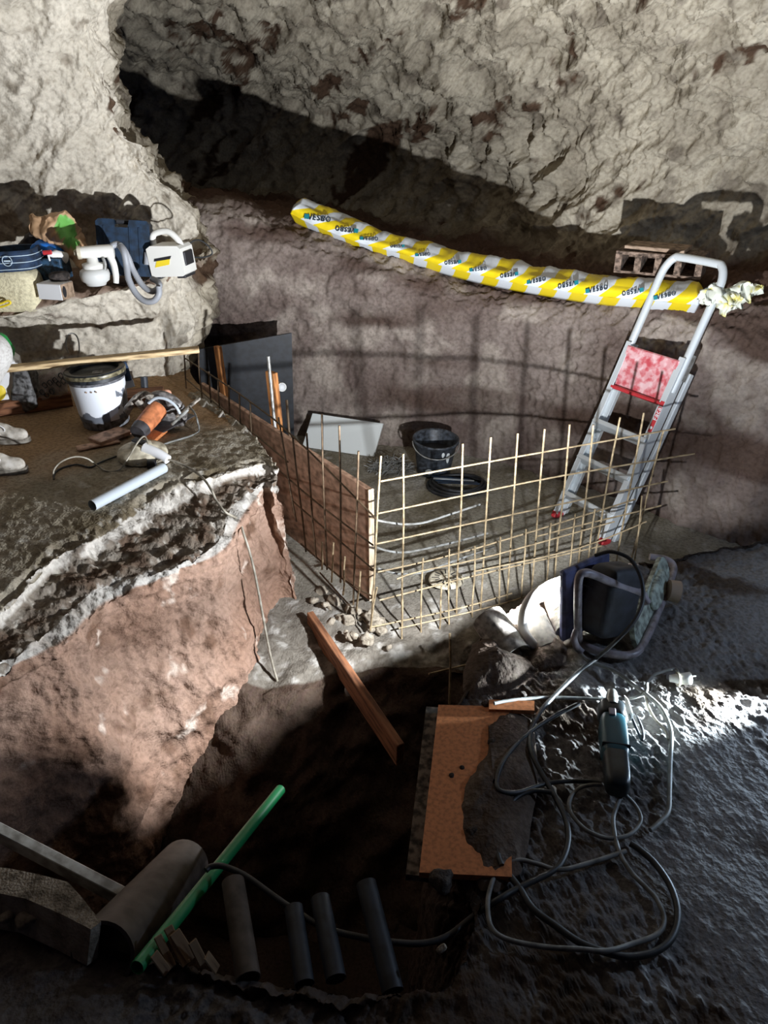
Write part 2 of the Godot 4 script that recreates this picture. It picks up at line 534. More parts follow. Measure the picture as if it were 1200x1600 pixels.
# ---------------------------------------------------------------- colours of the earth (the hole, its slope and rim have shade put into the tone)
func c_rock(p: Vector3, _u: float, _v: float) -> Color:
	var c := mixc(lin(156, 146, 128), lin(190, 180, 160), n_soft.get_noise_3dv(p * 220.0) + 0.5)
	c = mixc(c, lin(122, 112, 98), ss(0.1, 0.6, n_fbm.get_noise_3dv(p * 500.0)))
	var q := Vector3(p.x * 0.8 + p.y * 0.6, p.y * 0.8 - p.x * 0.6, p.z)     # veins of brown earth slant up to the right
	var vein := n_soft.get_noise_3d(q.x * 42.0, q.y * 260.0, q.z * 60.0 + 40.0) + 0.4 * n_fbm.get_noise_3dv(p * 700.0)
	return mixc(c, lin(86, 68, 54), ss(0.3, 0.44, vein))
func c_dim(p: Vector3, _u: float, _v: float) -> Color:     # dark brown for the unseen ceiling and sides, chosen to cut bounced light
	return mixc(lin(84, 70, 60), lin(112, 96, 84), n_soft.get_noise_3dv(p * 160.0) + 0.5)
func c_back(p: Vector3, u: float, v: float) -> Color:
	if v > 3.15: return c_rock(p, u, v)
	var k := n_soft.get_noise_3dv(p * 160.0)
	var c := mixc(lin(112, 97, 90), lin(144, 131, 122), k + 0.5)
	c = mixc(c, lin(170, 158, 146), ss(0.02, 0.4, n_fbm.get_noise_3dv(p * 260.0 + Vector3(50, 0, 0))) * 0.85)
	c = mixc(c, lin(92, 76, 68), ss(0.05, 0.45, n_soft.get_noise_3d(p.x * 70.0, p.y * 300.0, p.z * 70.0)))
	if v > 1.9: c = mixc(c, lin(98, 78, 68), ss(1.9, 2.2, v))
	if v > 2.8: c = mixc(c, c_rock(p, u, v), ss(2.8, 3.1, v + 0.15 * n_fbm.get_noise_3dv(p * 500.0)))
	return c
func d_rock(p: Vector3, _u: float, _v: float) -> float:
	return 0.11 * n_fbm.get_noise_3dv(p * 95.0) + 0.09 * (n_rid.get_noise_3d(p.x * 60.0 + p.y * 45.0, p.y * 230.0 - p.x * 170.0, p.z * 100.0) - 0.3) + 0.1 * n_cell.get_noise_3dv(p * 420.0) + 0.055 * n_cell.get_noise_3dv(p * 1250.0) + 0.024 * n_cell.get_noise_3dv(p * 2700.0) + 0.014 * n_fbm.get_noise_3dv(p * 2000.0)
func d_back(p: Vector3, u: float, v: float) -> float:
	if v > 2.6: return d_rock(p, u, v)
	var k := 0.05 * n_fbm.get_noise_3dv(p * 110.0) + 0.05 * n_cell.get_noise_3dv(p * 420.0) + 0.05 * n_cell.get_noise_3dv(p * 1300.0) + 0.026 * n_cell.get_noise_3dv(p * 2800.0)
	return lerpf(k, d_rock(p, u, v), ss(2.0, 2.6, v))
func c_left(p: Vector3, u: float, v: float) -> Color:
	var c := mixc(lin(196, 187, 170), lin(216, 207, 190), n_soft.get_noise_3dv(p * 200.0) + 0.5)
	c = mixc(c, lin(150, 140, 124), ss(0.2, 0.6, n_fbm.get_noise_3dv(p * 500.0)))
	c = mixc(c, lin(92, 74, 60), ss(0.55, 0.7, n_fbm.get_noise_3dv(p * 260.0 + Vector3(9, 0, 3))))
	if v > 1.85 and v < 3.0: c = mixc(c, lin(128, 108, 94), ss(1.85, 2.0, v) * ss(3.0, 2.85, v))
	if v < 0.9: c = mixc(c, lin(150, 134, 116), ss(0.25, 0.0, v))
	if u > 0.7: c = mixc(c, c_rock(p, u, v), ss(0.72, 0.85, u))
	return c
func d_left(p: Vector3, u: float, v: float) -> float:
	return d_rock(p, u, v) * lerpf(0.55, 1.0, ss(0.4, 0.7, u))
func c_slab(p: Vector3, u: float, v: float) -> Color:
	v += 0.16 * n_fbm.get_noise_3dv(p * 1400.0) * ss(0.9, 1.0, v)
	if v < 1.04:
		var c := mixc(lin(146, 136, 116), lin(172, 164, 148), n_fbm.get_noise_3dv(p * 260.0) + 0.45)
		c = mixc(c, lin(114, 103, 83), ss(0.0, 0.5, n_soft.get_noise_3dv(p * 150.0)))
		c = mixc(c, lin(164, 130, 94), ss(0.72, 0.56, v + 0.12 * n_fbm.get_noise_3dv(p * 220.0)) * 0.75)        # sawdust and clay trodden over the screed
		return mixc(c, lin(190, 186, 176), ss(0.2, 0.5, n_fbm.get_noise_3dv(p * 1300.0)) * ss(0.66, 0.85, v) * 0.8)
	if v < 1.95: return mixc(lin(206, 200, 190), lin(120, 110, 98), ss(0.05, 0.4, n_fbm.get_noise_3dv(p * 900.0)))
	if v < 2.95:
		var c := mixc(lin(104, 88, 74), lin(150, 142, 130), n_fbm.get_noise_3dv(p * 700.0) * 1.3 + 0.35)
		return mixc(c, lin(196, 190, 178), ss(0.25, 0.5, n_fbm.get_noise_3dv(p * 1900.0)) * 0.8)
	if v < 3.75: return mixc(lin(196, 192, 184), lin(158, 150, 140), n_fbm.get_noise_3dv(p * 600.0) + 0.4)
	var s := mixc(lin(148, 118, 100), lin(170, 142, 124), n_soft.get_noise_3dv(p * 190.0) + 0.5)
	s = mixc(s, lin(118, 92, 76), ss(0.15, 0.5, n_fbm.get_noise_3dv(p * 420.0)))
	return mixc(s, lin(214, 196, 180), ss(0.38, 0.55, n_fbm.get_noise_3dv(p * 560.0 + Vector3(4, 80, 1)) + 0.15 * ss(0.4, 0.8, u)))
func d_slab(p: Vector3, u: float, v: float) -> float:
	if v < 0.97: return 0.006 * n_fbm.get_noise_3dv(p * 300.0) + (0.01 * n_fbm.get_noise_3dv(p * 1500.0)) * ss(0.55, 0.8, v)
	if v < 4.1: return 0.03 * n_fbm.get_noise_3dv(p * 900.0) + 0.03 * n_cell.get_noise_3dv(p * 1800.0)
	return 0.05 * n_fbm.get_noise_3dv(p * 130.0) + 0.03 * (n_rid.get_noise_3dv(p * 260.0) - 0.3) + 0.04 * n_cell.get_noise_3dv(p * 900.0) + 0.022 * n_cell.get_noise_3dv(p * 2400.0)
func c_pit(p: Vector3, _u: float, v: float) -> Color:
	if v < 2.2: return mixc(lin(66, 54, 46), lin(88, 74, 64), n_fbm.get_noise_3dv(p * 330.0) + 0.4)  # slope into the hole darkened in colour to deepen its shade
	var c := mixc(lin(150, 144, 130), lin(172, 168, 156), n_soft.get_noise_3dv(p * 140.0) + 0.4)
	c = mixc(c, lin(124, 116, 98), ss(0.1, 0.5, n_fbm.get_noise_3dv(p * 110.0 + Vector3(30, 0, 0))))
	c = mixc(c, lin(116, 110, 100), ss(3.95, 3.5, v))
	return mixc(c, lin(182, 178, 170), ss(0.25, 0.5, n_fbm.get_noise_3dv(p * 900.0) + 0.1 * ss(3.8, 3.2, v)) * 0.7)
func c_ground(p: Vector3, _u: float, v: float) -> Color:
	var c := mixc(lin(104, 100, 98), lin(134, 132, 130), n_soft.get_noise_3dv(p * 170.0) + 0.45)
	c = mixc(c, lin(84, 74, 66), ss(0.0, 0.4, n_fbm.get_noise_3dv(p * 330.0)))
	if v > 0.9: c = mixc(c, lin(66, 55, 48), ss(0.9, 1.05, v))  # rim earth toned darker, standing in for shade at the edge
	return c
func d_ground(p: Vector3, _u: float, v: float) -> float:
	var rough := ss(-0.05, 0.35, n_soft.get_noise_3dv(p * 130.0 + Vector3(0, 0, 77)))
	var k := 0.012 * n_fbm.get_noise_3dv(p * 260.0) + (0.005 + 0.017 * rough) * (n_cell.get_noise_3dv(p * 2300.0) + n_fbm.get_noise_3dv(p * 3400.0) * 0.6)
	if v > 0.8: k += ss(0.8, 1.0, v) * (0.03 * n_fbm.get_noise_3dv(p * 330.0) + 0.03 * n_cell.get_noise_3dv(p * 900.0))
	return k

func build_setting() -> void:
	var px := [120, 330, 470, 600, 740, 860, 960, 1060, 1200, 1420, 1700]
	var rows := []
	var dB := [5.4, 5.2, 5.02, 4.87, 4.66, 4.33, 4.03, 3.74, 3.4, 3.0, 2.6]
	var lows := []; var mids := []
	for i in 11:
		lows.append(wp(px[i], -0.9, dB[i]))
		mids.append(wp(px[i], -0.1, dB[i] + 0.07))
	rows = [lows, mids]
	var tab := [
		[[298, 5.6], [306, 5.3], [342, 5.25], [385, 5.1], [435, 4.88], [458, 4.62], [468, 4.36], [474, 4.12], [474, 3.82], [468, 3.4], [460, 3.0]],
		[[285, 8.6], [280, 8.2], [290, 7.6], [330, 7.2], [345, 6.4], [378, 5.3], [385, 5.0], [380, 4.8], [375, 4.5], [370, 4.0], [360, 3.5]],
		[[150, 9.2], [165, 8.7], [190, 7.9], [215, 7.5], [240, 6.5], [245, 5.5], [245, 5.15], [240, 4.8], [240, 4.4], [240, 3.8], [240, 3.3]],
		[[75, 8.8], [90, 7.7], [100, 6.9], [100, 6.4], [90, 5.6], [90, 5.2], [90, 4.85], [90, 4.5], [90, 4.1], [90, 3.5], [90, 3.0]],
		[[-40, 6.2], [-40, 6.1], [-40, 5.8], [-40, 5.4], [-40, 5.0], [-40, 4.65], [-40, 4.35], [-40, 4.05], [-40, 3.7], [-40, 3.1], [-40, 2.6]],
		[[-250, 4.9], [-250, 4.9], [-250, 4.6], [-250, 4.4], [-250, 4.1], [-250, 3.85], [-250, 3.6], [-250, 3.4], [-250, 3.1], [-250, 2.6], [-250, 2.2]]]
	for r in tab:
		var row := []
		for i in 11: row.append(at(px[i], r[i][0], r[i][1]))
		rows.append(row)
	struct("wall_back", sheet(rows, 430, [26, 60, 50, 60, 60, 60, 40], d_back, c_back, Vector3(0, 1, -1.5)), M.rock)
	var top := []; var behind := []
	for i in 11:
		top.append(Vector3((px[i] - 600.0) / 1200.0 * 3.2, 3.1, -2.0))
		behind.append(Vector3((px[i] - 600.0) / 1200.0 * 3.6, 3.0, 1.2))
	struct("ceiling", sheet([rows[7], top, behind], 120, [20, 30], d_rock, c_dim, Vector3(0, 1, -1.5)), M.rock)
	var L := [
		[wp(-420, -0.1, 3.9), wp(-150, -0.1, 4.1), wp(0, -0.1, 4.28), wp(110, -0.1, 4.4), wp(220, -0.1, 4.52), wp(280, -0.1, 4.62), wp(303, -0.1, 4.75), wp(310, -0.1, 5.4)],
		[wp(-420, 0.3, 3.9), wp(-150, 0.3, 4.1), wp(0, 0.3, 4.3), wp(110, 0.3, 4.38), wp(230, 0.3, 4.48), wp(300, 0.3, 4.6), wp(335, 0.3, 4.9), wp(340, 0.3, 5.6)],
		[at(-420, 500, 3.8), at(-150, 495, 4.0), at(0, 487, 4.15), at(100, 463, 4.22), at(190, 440, 4.32), at(285, 407, 4.5), at(342, 400, 4.85), at(345, 395, 5.6)],
		[at(-420, 420, 4.4), at(-150, 420, 4.65), at(0, 412, 4.85), at(100, 402, 4.9), at(200, 390, 4.95), at(285, 370, 5.0), at(332, 350, 5.1), at(335, 350, 5.8)],
		[at(-420, 280, 4.4), at(-150, 290, 4.6), at(0, 300, 4.75), at(100, 300, 4.75), at(200, 290, 4.8), at(270, 285, 4.95), at(315, 300, 5.3), at(300, 300, 6.3)],
		[at(-420, 160, 4.2), at(-150, 160, 4.45), at(0, 160, 4.6), at(100, 160, 4.6), at(165, 160, 4.65), at(205, 170, 4.8), at(226, 180, 5.2), at(210, 180, 6.5)],
		[at(-420, 50, 4.0), at(-150, 50, 4.2), at(0, 50, 4.35), at(90, 50, 4.4), at(150, 50, 4.5), at(178, 50, 4.7), at(190, 55, 5.1), at(180, 55, 6.3)],
		[at(-420, -130, 3.6), at(-150, -130, 3.8), at(0, -120, 3.9), at(90, -120, 4.0), at(150, -120, 4.1), at(190, -120, 4.3), at(205, -120, 4.7), at(205, -120, 5.6)],
		[Vector3(-3, 3.3, -2.2), Vector3(-2.4, 3.3, -2.2), Vector3(-1.9, 3.3, -2.2), Vector3(-1.6, 3.3, -2.2), Vector3(-1.3, 3.3, -2.2), Vector3(-1.1, 3.3, -2.2), Vector3(-1, 3.3, -2.3), Vector3(-0.9, 3.3, -2.6)]]
	struct("wall_left", sheet(L, 260, [20, 24, 30, 40, 44, 36, 30, 14], d_left, c_left, Vector3(0, 1, -1.5)), M.rock)
	struct("wall_side", sheet([[Vector3(-2.75, -0.2, -4.1), Vector3(-3.0, -0.2, -2.5), Vector3(-3.0, -0.2, 1.2)], [Vector3(-2.9, 1.5, -4.2), Vector3(-3.1, 1.5, -2.5), Vector3(-3.1, 1.5, 1.2)], [Vector3(-2.7, 3.3, -3.6), Vector3(-2.8, 3.3, -2.2), Vector3(-2.8, 3.2, 1.2)]], 60, [20, 20], d_rock, c_dim, Vector3(0, 1, -1.5)), M.rock)
	struct("wall_right", sheet([[wp(1700, -0.9, 2.75), Vector3(2.7, -0.3, -1.2), Vector3(2.8, -0.3, 1.2)], [at(1700, 420, 3.1), Vector3(2.8, 1.2, -1.2), Vector3(2.9, 1.2, 1.2)], [at(1690, 100, 2.8), Vector3(2.6, 2.5, -1.2), Vector3(2.7, 2.5, 1.2)], [at(1690, -250, 2.2), Vector3(2.4, 3.2, -1.2), Vector3(2.4, 3.2, 1.2)]], 80, [20, 20, 16], d_rock, c_dim, Vector3(0, 1, -1.5)), M.rock)

	# the slab with its two broken layers and the earth under it, one rough mass
	var e0 := [[-200, 1075], [0, 956], [87, 869], [150, 838], [243, 774], [290, 752], [350, 739], [410, 722], [433, 731]]
	var e1 := [[-200, 1100], [0, 980], [87, 893], [165, 858], [250, 806], [300, 778], [360, 750], [412, 740], [434, 742]]
	var e2 := [[-180, 1180], [0, 1049], [100, 960], [169, 906], [277, 885], [345, 838], [364, 789], [412, 754], [432, 757]]
	var e3 := [[-180, 1195], [0, 1062], [110, 1000], [175, 940], [277, 900], [355, 860], [384, 810], [416, 767], [430, 772]]
	var right := [[405, 690], [350, 652], [297, 618]]
	var R := [[], [], [], [], [], [], []]
	var back := [[-420, 3.95], [-150, 4.15], [-60, 4.25], [0, 4.35], [60, 4.42], [120, 4.5], [180, 4.55], [230, 4.6], [270, 4.7], [285, 4.72], [292, 4.75], [297, 4.78]]
	for b in back: R[0].append(wp(b[0], 0.0, b[1]))
	for q in e0: R[1].append(on(q[0], q[1], 0.0))
	for q in e1: R[2].append(on(q[0], q[1], -0.045))
	for q in e2: R[3].append(on(q[0], q[1], -0.06))
	for q in e3: R[4].append(on(q[0], q[1], -0.1))
	var outw := Vector3(0.88, 0, 0.48)
	for i in 9:
		var p: Vector3 = R[4][i]
		var k := clampf((i - 5) / 3.0, 0.0, 1.0)
		var m5 := p + outw * 0.06 + Vector3.DOWN * 0.4
		var m6 := p + outw * 0.16 + Vector3.DOWN * 1.4
		var t5 := Vector3(-0.42 - (8 - i) * 0.1, -0.58, -3.16 + (8 - i) * 0.11)
		R[5].append(m5.lerp(t5, k * 0.85))
		R[6].append(m6.lerp(Vector3(-0.29 - (8 - i) * 0.09, -1.1, -3.06 + (8 - i) * 0.12), k))
	for q in right:
		var p := on(q[0], q[1], 0.0)
		var w := Vector3(0.9, 0, -0.42)
		R[1].append(p); R[2].append(p + w * 0.01 + Vector3.DOWN * 0.05); R[3].append(p + w * 0.02 + Vector3.DOWN * 0.06)
		R[4].append(p + w * 0.03 + Vector3.DOWN * 0.1); R[5].append(p + w * 0.09 + Vector3.DOWN * 0.5); R[6].append(p + w * 0.14 + Vector3.DOWN * 1.1)
	struct("floor_slab", sheet(R, 420, [110, 6, 26, 6, 40, 60], d_slab, c_slab, Vector3(0.5, 2, -1.0), false), M.concrete)

	# the pit: its screed, the trench round it, and the deep hole in front
	var P := []
	for j in 7:
		var row := []
		for i in 9:
			var x := -1.5 + i * 0.5
			var bite := 0.12 * sin(i * 2.1) + 0.1 * (1.0 if i == 3 else 0.0)
			var d: float = [1.9, 2.3 + bite, 2.62 + bite * 0.6, 2.85, 3.4, 4.3, 5.5][j]
			row.append(Vector3(x, [-1.55, -1.05, -0.74, -0.68, -0.6, -0.6, -0.6][j], -d))
		P.append(row)
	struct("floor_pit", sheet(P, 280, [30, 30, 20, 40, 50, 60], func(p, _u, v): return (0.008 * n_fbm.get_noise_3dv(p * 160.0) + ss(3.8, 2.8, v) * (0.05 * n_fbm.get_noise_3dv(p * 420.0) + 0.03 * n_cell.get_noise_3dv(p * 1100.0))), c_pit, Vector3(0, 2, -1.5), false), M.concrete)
	struct("floor_hole", sheet([[Vector3(-2, -1.5, -3.1), Vector3(0, -1.5, -3.1), Vector3(1, -1.5, -3.1)], [Vector3(-2, -1.5, -0.3), Vector3(0, -1.5, -0.3), Vector3(1, -1.5, -0.3)]], 60, [60], func(p, _u, _v): return 0.08 * n_fbm.get_noise_3dv(p * 260.0), func(p, _u, _v): return mixc(lin(52, 43, 37), lin(72, 60, 52), n_fbm.get_noise_3dv(p * 300.0) + 0.4), Vector3(0, 2, -1.5), false), M.mud)  # hole floor coloured dark so that the hole reads as deep shade

	# the ground the camera stands on, and its edge above the hole and the pit
	var g := [[-500, 1290], [-200, 1370], [0, 1424], [140, 1456], [300, 1494], [450, 1516], [600, 1540], [690, 1540], [722, 1485], [738, 1420], [705, 1330], [690, 1220], [697, 1115], [728, 1060], [748, 1000], [788, 955], [848, 922], [905, 897], [965, 876], [1050, 863], [1130, 848], [1200, 835], [1400, 800], [1700, 770]]
	var G := [[], [], [], []]
	for i in g.size():
		var p := on(g[i][0], g[i][1], 0.0)
		var t := float(i) / (g.size() - 1)
		G[0].append(Vector3(lerpf(-2.2, 2.4, ss(0.0, 0.55, t)), 0.0, lerpf(1.0, -1.4, ss(0.5, 1.0, t))))
		G[1].append(p)
	for i in g.size():
		var a: Vector3 = G[1][maxi(i - 1, 0)]; var b: Vector3 = G[1][mini(i + 1, g.size() - 1)]
		var n := (b - a).cross(Vector3.UP).normalized() * -1.0
		if n.dot(G[0][i] - G[1][i]) > 0: n = -n
		G[2].append(G[1][i] + n * 0.03 + Vector3.DOWN * 0.22)
		G[3].append(G[1][i] + n * 0.1 + Vector3.DOWN * 1.5)
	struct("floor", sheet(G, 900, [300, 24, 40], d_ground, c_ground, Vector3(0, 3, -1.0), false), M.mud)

func _ready() -> void:
	var cam := Camera3D.new()
	cam.name = "camera"
	cam.fov = rad_to_deg(2.0 * atan(800.0 / F))
	cam.position = Vector3(0, EYE, 0)
	cam.rotation_degrees = Vector3(-PITCH, 0, 0)
	cam.near = 0.02
	cam.far = 60.0
	add_child(cam)
	var we := WorldEnvironment.new()
	we.name = "environment"
	var env := Environment.new()
	env.background_mode = Environment.BG_COLOR
	env.background_color = Color(0.36, 0.4, 0.62)
	env.background_energy_multiplier = 0.035
	env.tonemap_mode = Environment.TONE_MAPPER_LINEAR
	env.tonemap_exposure = 1.0
	env.sdfgi_enabled = true
	env.ssao_enabled = true
	env.ssil_enabled = true
	we.environment = env
	add_child(we)
	var work := AreaLight3D.new()                        # the floodlight on the ground, at its lens
	work.name = "floodlight_beam"
	var lens := Vector3(0.585, 0.15, -2.05)
	work.look_at_from_position(lens, lens + Vector3(-0.62, 0.28, -0.73), Vector3.UP)
	work.area_size = Vector2(0.04, 0.05)
	work.light_color = Color(0.95, 0.97, 1.0)
	work.light_energy = 25.0
	work.area_range = 30.0
	work.area_attenuation = 2.0
	work.shadow_enabled = true
	add_child(work)
	var side := AreaLight3D.new()                        # the panel lamp lying at the right, outside the frame
	side.name = "panel_lamp_light"
	side.area_size = Vector2(0.3, 0.05)
	side.position = Vector3(1.36, 0.05, -1.68)
	side.rotation_degrees = Vector3(-6, 180, 0)
	side.light_color = Color(0.8, 0.9, 1.0)
	side.light_energy = 1.3
	side.area_range = 20.0
	side.shadow_enabled = true
	add_child(side)
	var strip := SpotLight3D.new()                       # the same lamp, grazing the ground to its left
	strip.name = "panel_lamp_edge"
	strip.look_at_from_position(Vector3(1.22, 0.065, -1.688), Vector3(0.85, 0.0, -1.67), Vector3.UP)
	strip.light_color = Color(0.88, 0.95, 1.0)
	strip.light_energy = 18.0
	strip.light_size = 0.02
	strip.spot_angle = 23.0
	strip.spot_angle_attenuation = 1.0
	strip.spot_range = 12.0
	strip.shadow_enabled = true
	add_child(strip)
	var far := OmniLight3D.new()                         # added bluish fill for the right ground, source outside the frame
	far.name = "added_fill_light"
	far.position = Vector3(2.1, 1.0, -1.5)
	far.light_color = Color(0.76, 0.86, 1.0)
	far.light_energy = 0.85
	far.light_size = 0.04
	far.omni_range = 15.0
	far.omni_attenuation = 2.0
	far.shadow_enabled = true
	add_child(far)
	setup()
	build_setting()
	build_all()

func cable(called: String, label: String, pts: PackedVector3Array, r: float, m: Material, k := 6, group := "") -> MeshInstance3D:
	var o := put(called, tube(st(), smoothed(pts, k), r, 8), m)
	tag(o, label, "cable", group)
	return o
func text3(called: String, words: String, size: float, m: Material, parent: Node3D, xf: Transform3D) -> MeshInstance3D:
	var tm := TextMesh.new()
	tm.text = words
	var f := SystemFont.new()
	f.font_names = PackedStringArray(["Droid Sans"])
	f.font_weight = 700
	f.font_italic = true
	tm.font = f
	tm.font_size = 48
	tm.pixel_size = size / 34.0
	tm.depth = 0.0015
	tm.curve_step = 4.0
	var mi := MeshInstance3D.new()
	mi.name = called
	mi.mesh = tm
	mi.material_override = m
	parent.add_child(mi, true)
	mi.transform = Transform3D(Basis.IDENTITY, -parent.position if not (parent is MeshInstance3D) else Vector3.ZERO) * xf
	return mi
func rot(x: float, y: float, z: float) -> Basis:
	return Basis.from_euler(Vector3(deg_to_rad(x), deg_to_rad(y), deg_to_rad(z)))

# ---------------------------------------------------------------- the formwork pit
var FA := Vector3(-0.02, 0, -2.9)
var FB := Vector3(1.25, 0, -3.35)
var LA := Vector3(-0.14, 0, -3.03)
var LB := Vector3(-1.18, 0, -4.39)
func bars(t: Node3D, list: Array, a: Vector3, b: Vector3, m: Material, r: float) -> void:
	for q in list:
		var pts := PackedVector3Array()
		for k in range(0, q.size(), 2): pts.append(onplane(q[k], q[k + 1], a, b))
		if pts.size() == 2: pts = PackedVector3Array([pts[0], pts[0].lerp(pts[1], 0.35) + Vector3(rng.randf_range(-1, 1), 0, rng.randf_range(-1, 1)) * 0.004, pts[0].lerp(pts[1], 0.7) + Vector3(rng.randf_range(-1, 1), 0, rng.randf_range(-1, 1)) * 0.004, pts[1]])
		put("rebar", tube(st(), smoothed(pts, 3), r, 7), m, t)
func build_pit() -> void:
	# big shuttering board
	var t := thing("formwork_board", "long brown shuttering board standing on edge beside the left reinforcement mesh", "board", Vector3(-0.6, -0.62, -3.86))
	var a := Vector3(-0.062, -0.325, -3.09); var b := Vector3(-1.1, -0.28, -4.45)
	put("board_face", beam(st(), a, b, 0.6, 0.026), M.plywood, t)
	put("board_edge", beam(st(), a + Vector3(0.0063, 0, 0.009), a + Vector3(0.0005, 0, 0.0007), 0.602, 0.03), M.pale_edge, t).set_meta("label", "pale sawn end of the board")
	# black panel with a pipe stub
	var tl := at(308, 546, 4.78); var tr := at(455, 520, 4.88)
	var s := st()
	var pn := Vector3(0.47, 0, 0.88).normalized() * 0.008
	var q := [tl, tr, Vector3(tr.x - 0.025, -0.62, tr.z + 0.01), Vector3(tl.x, -0.62, tl.z)]
	s.set_smooth_group(4294967295)
	quad(s, q[0] + pn, q[1] + pn, q[2] + pn, q[3] + pn)
	quad(s, q[3] - pn, q[2] - pn, q[1] - pn, q[0] - pn)
	for i in 4: quad(s, q[i] + pn, q[i] - pn, q[(i + 1) % 4] - pn, q[(i + 1) % 4] + pn)
	tag(put("black_panel", s, M.black_board), "matt black panel standing upright in the far left corner of the pit", "panel")
	t = thing("pipe_stub", "short white pipe end poking out of the black panel", "pipe", at(440, 604, 4.72))
	put("pipe_body", pipe(st(), at(431, 602, 4.8), at(441, 605, 4.68), 0.028, 0.004), M.white_plastic, t)
	put("end_cap", lathe(st(), Transform3D(Basis(Quaternion(Vector3.UP, (at(441, 605, 4.68) - at(431, 602, 4.8)).normalized())), at(440.5, 605, 4.685)), [Vector2(0.0, 0.004), Vector2(0.026, 0.003), Vector2(0.026, -0.004), Vector2(0.0, -0.005)], 24), M.white, t)
	# stakes
	for k in [[335, 541, 350, 622, 4.66, 0.05, "thin wooden stake in front of the black panel, the farther of two"], [419, 581, 426, 672, 4.02, 0.075, "wide wooden stake behind the shuttering board, the nearer of two"]]:
		var top := at(k[0] + 5.0, k[1], k[4]); var bot := Vector3(top.x + 0.03, -0.62, top.z)
		tag(put("wooden_stake", beam(st(), bot, top, k[5], 0.03, Vector3(0.7, 0, 0.7)), M.stake), k[6], "stake", "stakes of the shuttering")
	# reinforcement
	t = thing("rebar_mesh", "pale rusty reinforcement mesh standing across the front of the pit", "rebar mesh", Vector3(0.6, -0.66, -3.1), "reinforcement meshes")
	bars(t, [[595, 712, 579, 985], [630, 709, 629, 1003], [723, 693, 713, 977], [767, 683, 751, 950], [809, 677, 792, 940], [851, 670, 830, 930], [890, 663, 866, 915], [927, 664, 902, 900], [969, 652, 925, 895], [1006, 645, 962, 885], [1037, 672, 985, 880]], FA, FB, M.rust, 0.0048)
	bars(t, [[595, 752, 800, 715, 1055, 670], [588, 803, 740, 771, 880, 743, 1085, 709], [588, 850, 740, 817, 1043, 752], [590, 894, 740, 858, 993, 780], [593, 938, 740, 900, 940, 853], [580, 980, 720, 950, 800, 927], [840, 838, 1033, 790]], FA, FB, M.rust, 0.0042)
	t = thing("rebar_mesh", "lower reinforcement mesh of short starter bars in front of the pale mesh", "rebar mesh", Vector3(0.6, -0.66, -3.0), "reinforcement meshes")
	var off := Vector3(0.02, 0, 0.055)
	bars(t, [[661, 872, 658, 990], [702, 858, 702, 985], [742, 853, 738, 975], [782, 839, 780, 955], [822, 827, 815, 935], [861, 817, 853, 920], [899, 803, 888, 905], [930, 795, 918, 895], [1003, 775, 990, 885], [628, 918, 628, 1006], [690, 916, 686, 990]], FA + off, FB + off, M.rust, 0.0042)
	bars(t, [[620, 905, 655, 893, 770, 868, 960, 815], [623, 982, 787, 943, 900, 905], [740, 893, 900, 858, 1010, 815]], FA + off, FB + off, M.rust, 0.0038)
	var ub := [[587, 812, 600, 815, 630, 819, 660, 817, 690, 808, 750, 788], [587, 855, 607, 861, 633, 863, 667, 857, 710, 847, 762, 833], [590, 888, 613, 895, 633, 897, 667, 893, 700, 880, 772, 854]]
	var un := ["topmost", "middle", "lowest"]
	for k in 3:
		var pts := PackedVector3Array()
		for i in range(0, 12, 2): pts.append(onplane(ub[k][i], ub[k][i + 1], FA + Vector3(0, 0, -0.04), FB + Vector3(-0.1, 0, -0.35)))
		tag(put("bent_bar", tube(st(), smoothed(pts, 5), 0.0055, 8), M.metal), "%s of three grey hooked bars bent round the mesh corner" % un[k], "bar", "hooked corner bars")
	t = thing("rebar_mesh", "darker reinforcement mesh between the shuttering board and the concrete slab", "rebar mesh", Vector3(-0.6, -0.66, -3.7), "reinforcement meshes")
	bars(t, [[288, 555, 293, 640], [310, 552, 317, 640], [326, 581, 330, 650], [341, 592, 344, 660], [357, 602, 361, 680], [374, 614, 378, 700], [391, 627, 396, 720], [435, 652, 463, 815], [457, 680, 478, 862], [479, 677, 494, 870], [503, 647, 511, 890], [530, 665, 532, 910], [560, 705, 552, 945]], LA, LB, M.steel_dark, 0.0048)
	bars(t, [[288, 559, 428, 655, 587, 810], [291, 592, 330, 625, 390, 672, 450, 722], [430, 730, 498, 788, 583, 852], [457, 783, 497, 817, 587, 893], [470, 850, 533, 903, 582, 932], [500, 895, 547, 947, 582, 982]], LA, LB, M.steel_dark, 0.0044)
	bars(t, [[503, 847, 503, 890], [521, 848, 518, 910], [539, 870, 536, 930], [563, 893, 557, 955], [589, 918, 578, 985]], LA + Vector3(-0.03, 0, 0.03), LB + Vector3(-0.03, 0, 0.03), M.rust, 0.0044)
	tag(put("steel_rod", bar(st(), at(419, 557, 3.98), at(432, 690, 3.9), 0.009, 8), M.metal), "thin grey rod standing before the nearer wooden stake", "rod")
	tag(put("steel_rod", bar(st(), at(448, 625, 4.0), at(454, 700, 3.9), 0.007, 8), M.steel_dark), "dark upright rod behind the shuttering board, left of white sheet", "rod")
	t = thing("rebar_cross", "lone thin bar standing in the dark trench with a short crosspiece", "bar", on(703, 1090, -0.65))
	put("upright", tube(st(), PackedVector3Array([at(703, 990, 2.62), at(704, 1040, 2.6), at(702, 1100, 2.52)]), 0.005, 7), M.rust, t)
	put("crosspiece", bar(st(), at(670, 1053, 2.55), at(735, 1037, 2.68), 0.0045, 7), M.rust, t)
	# white sheet against the far wall
	var w := [at(489, 646, 5.0), at(599, 662, 4.84), on(584, 714, -0.6), on(473, 698, -0.6)]
	s = st()
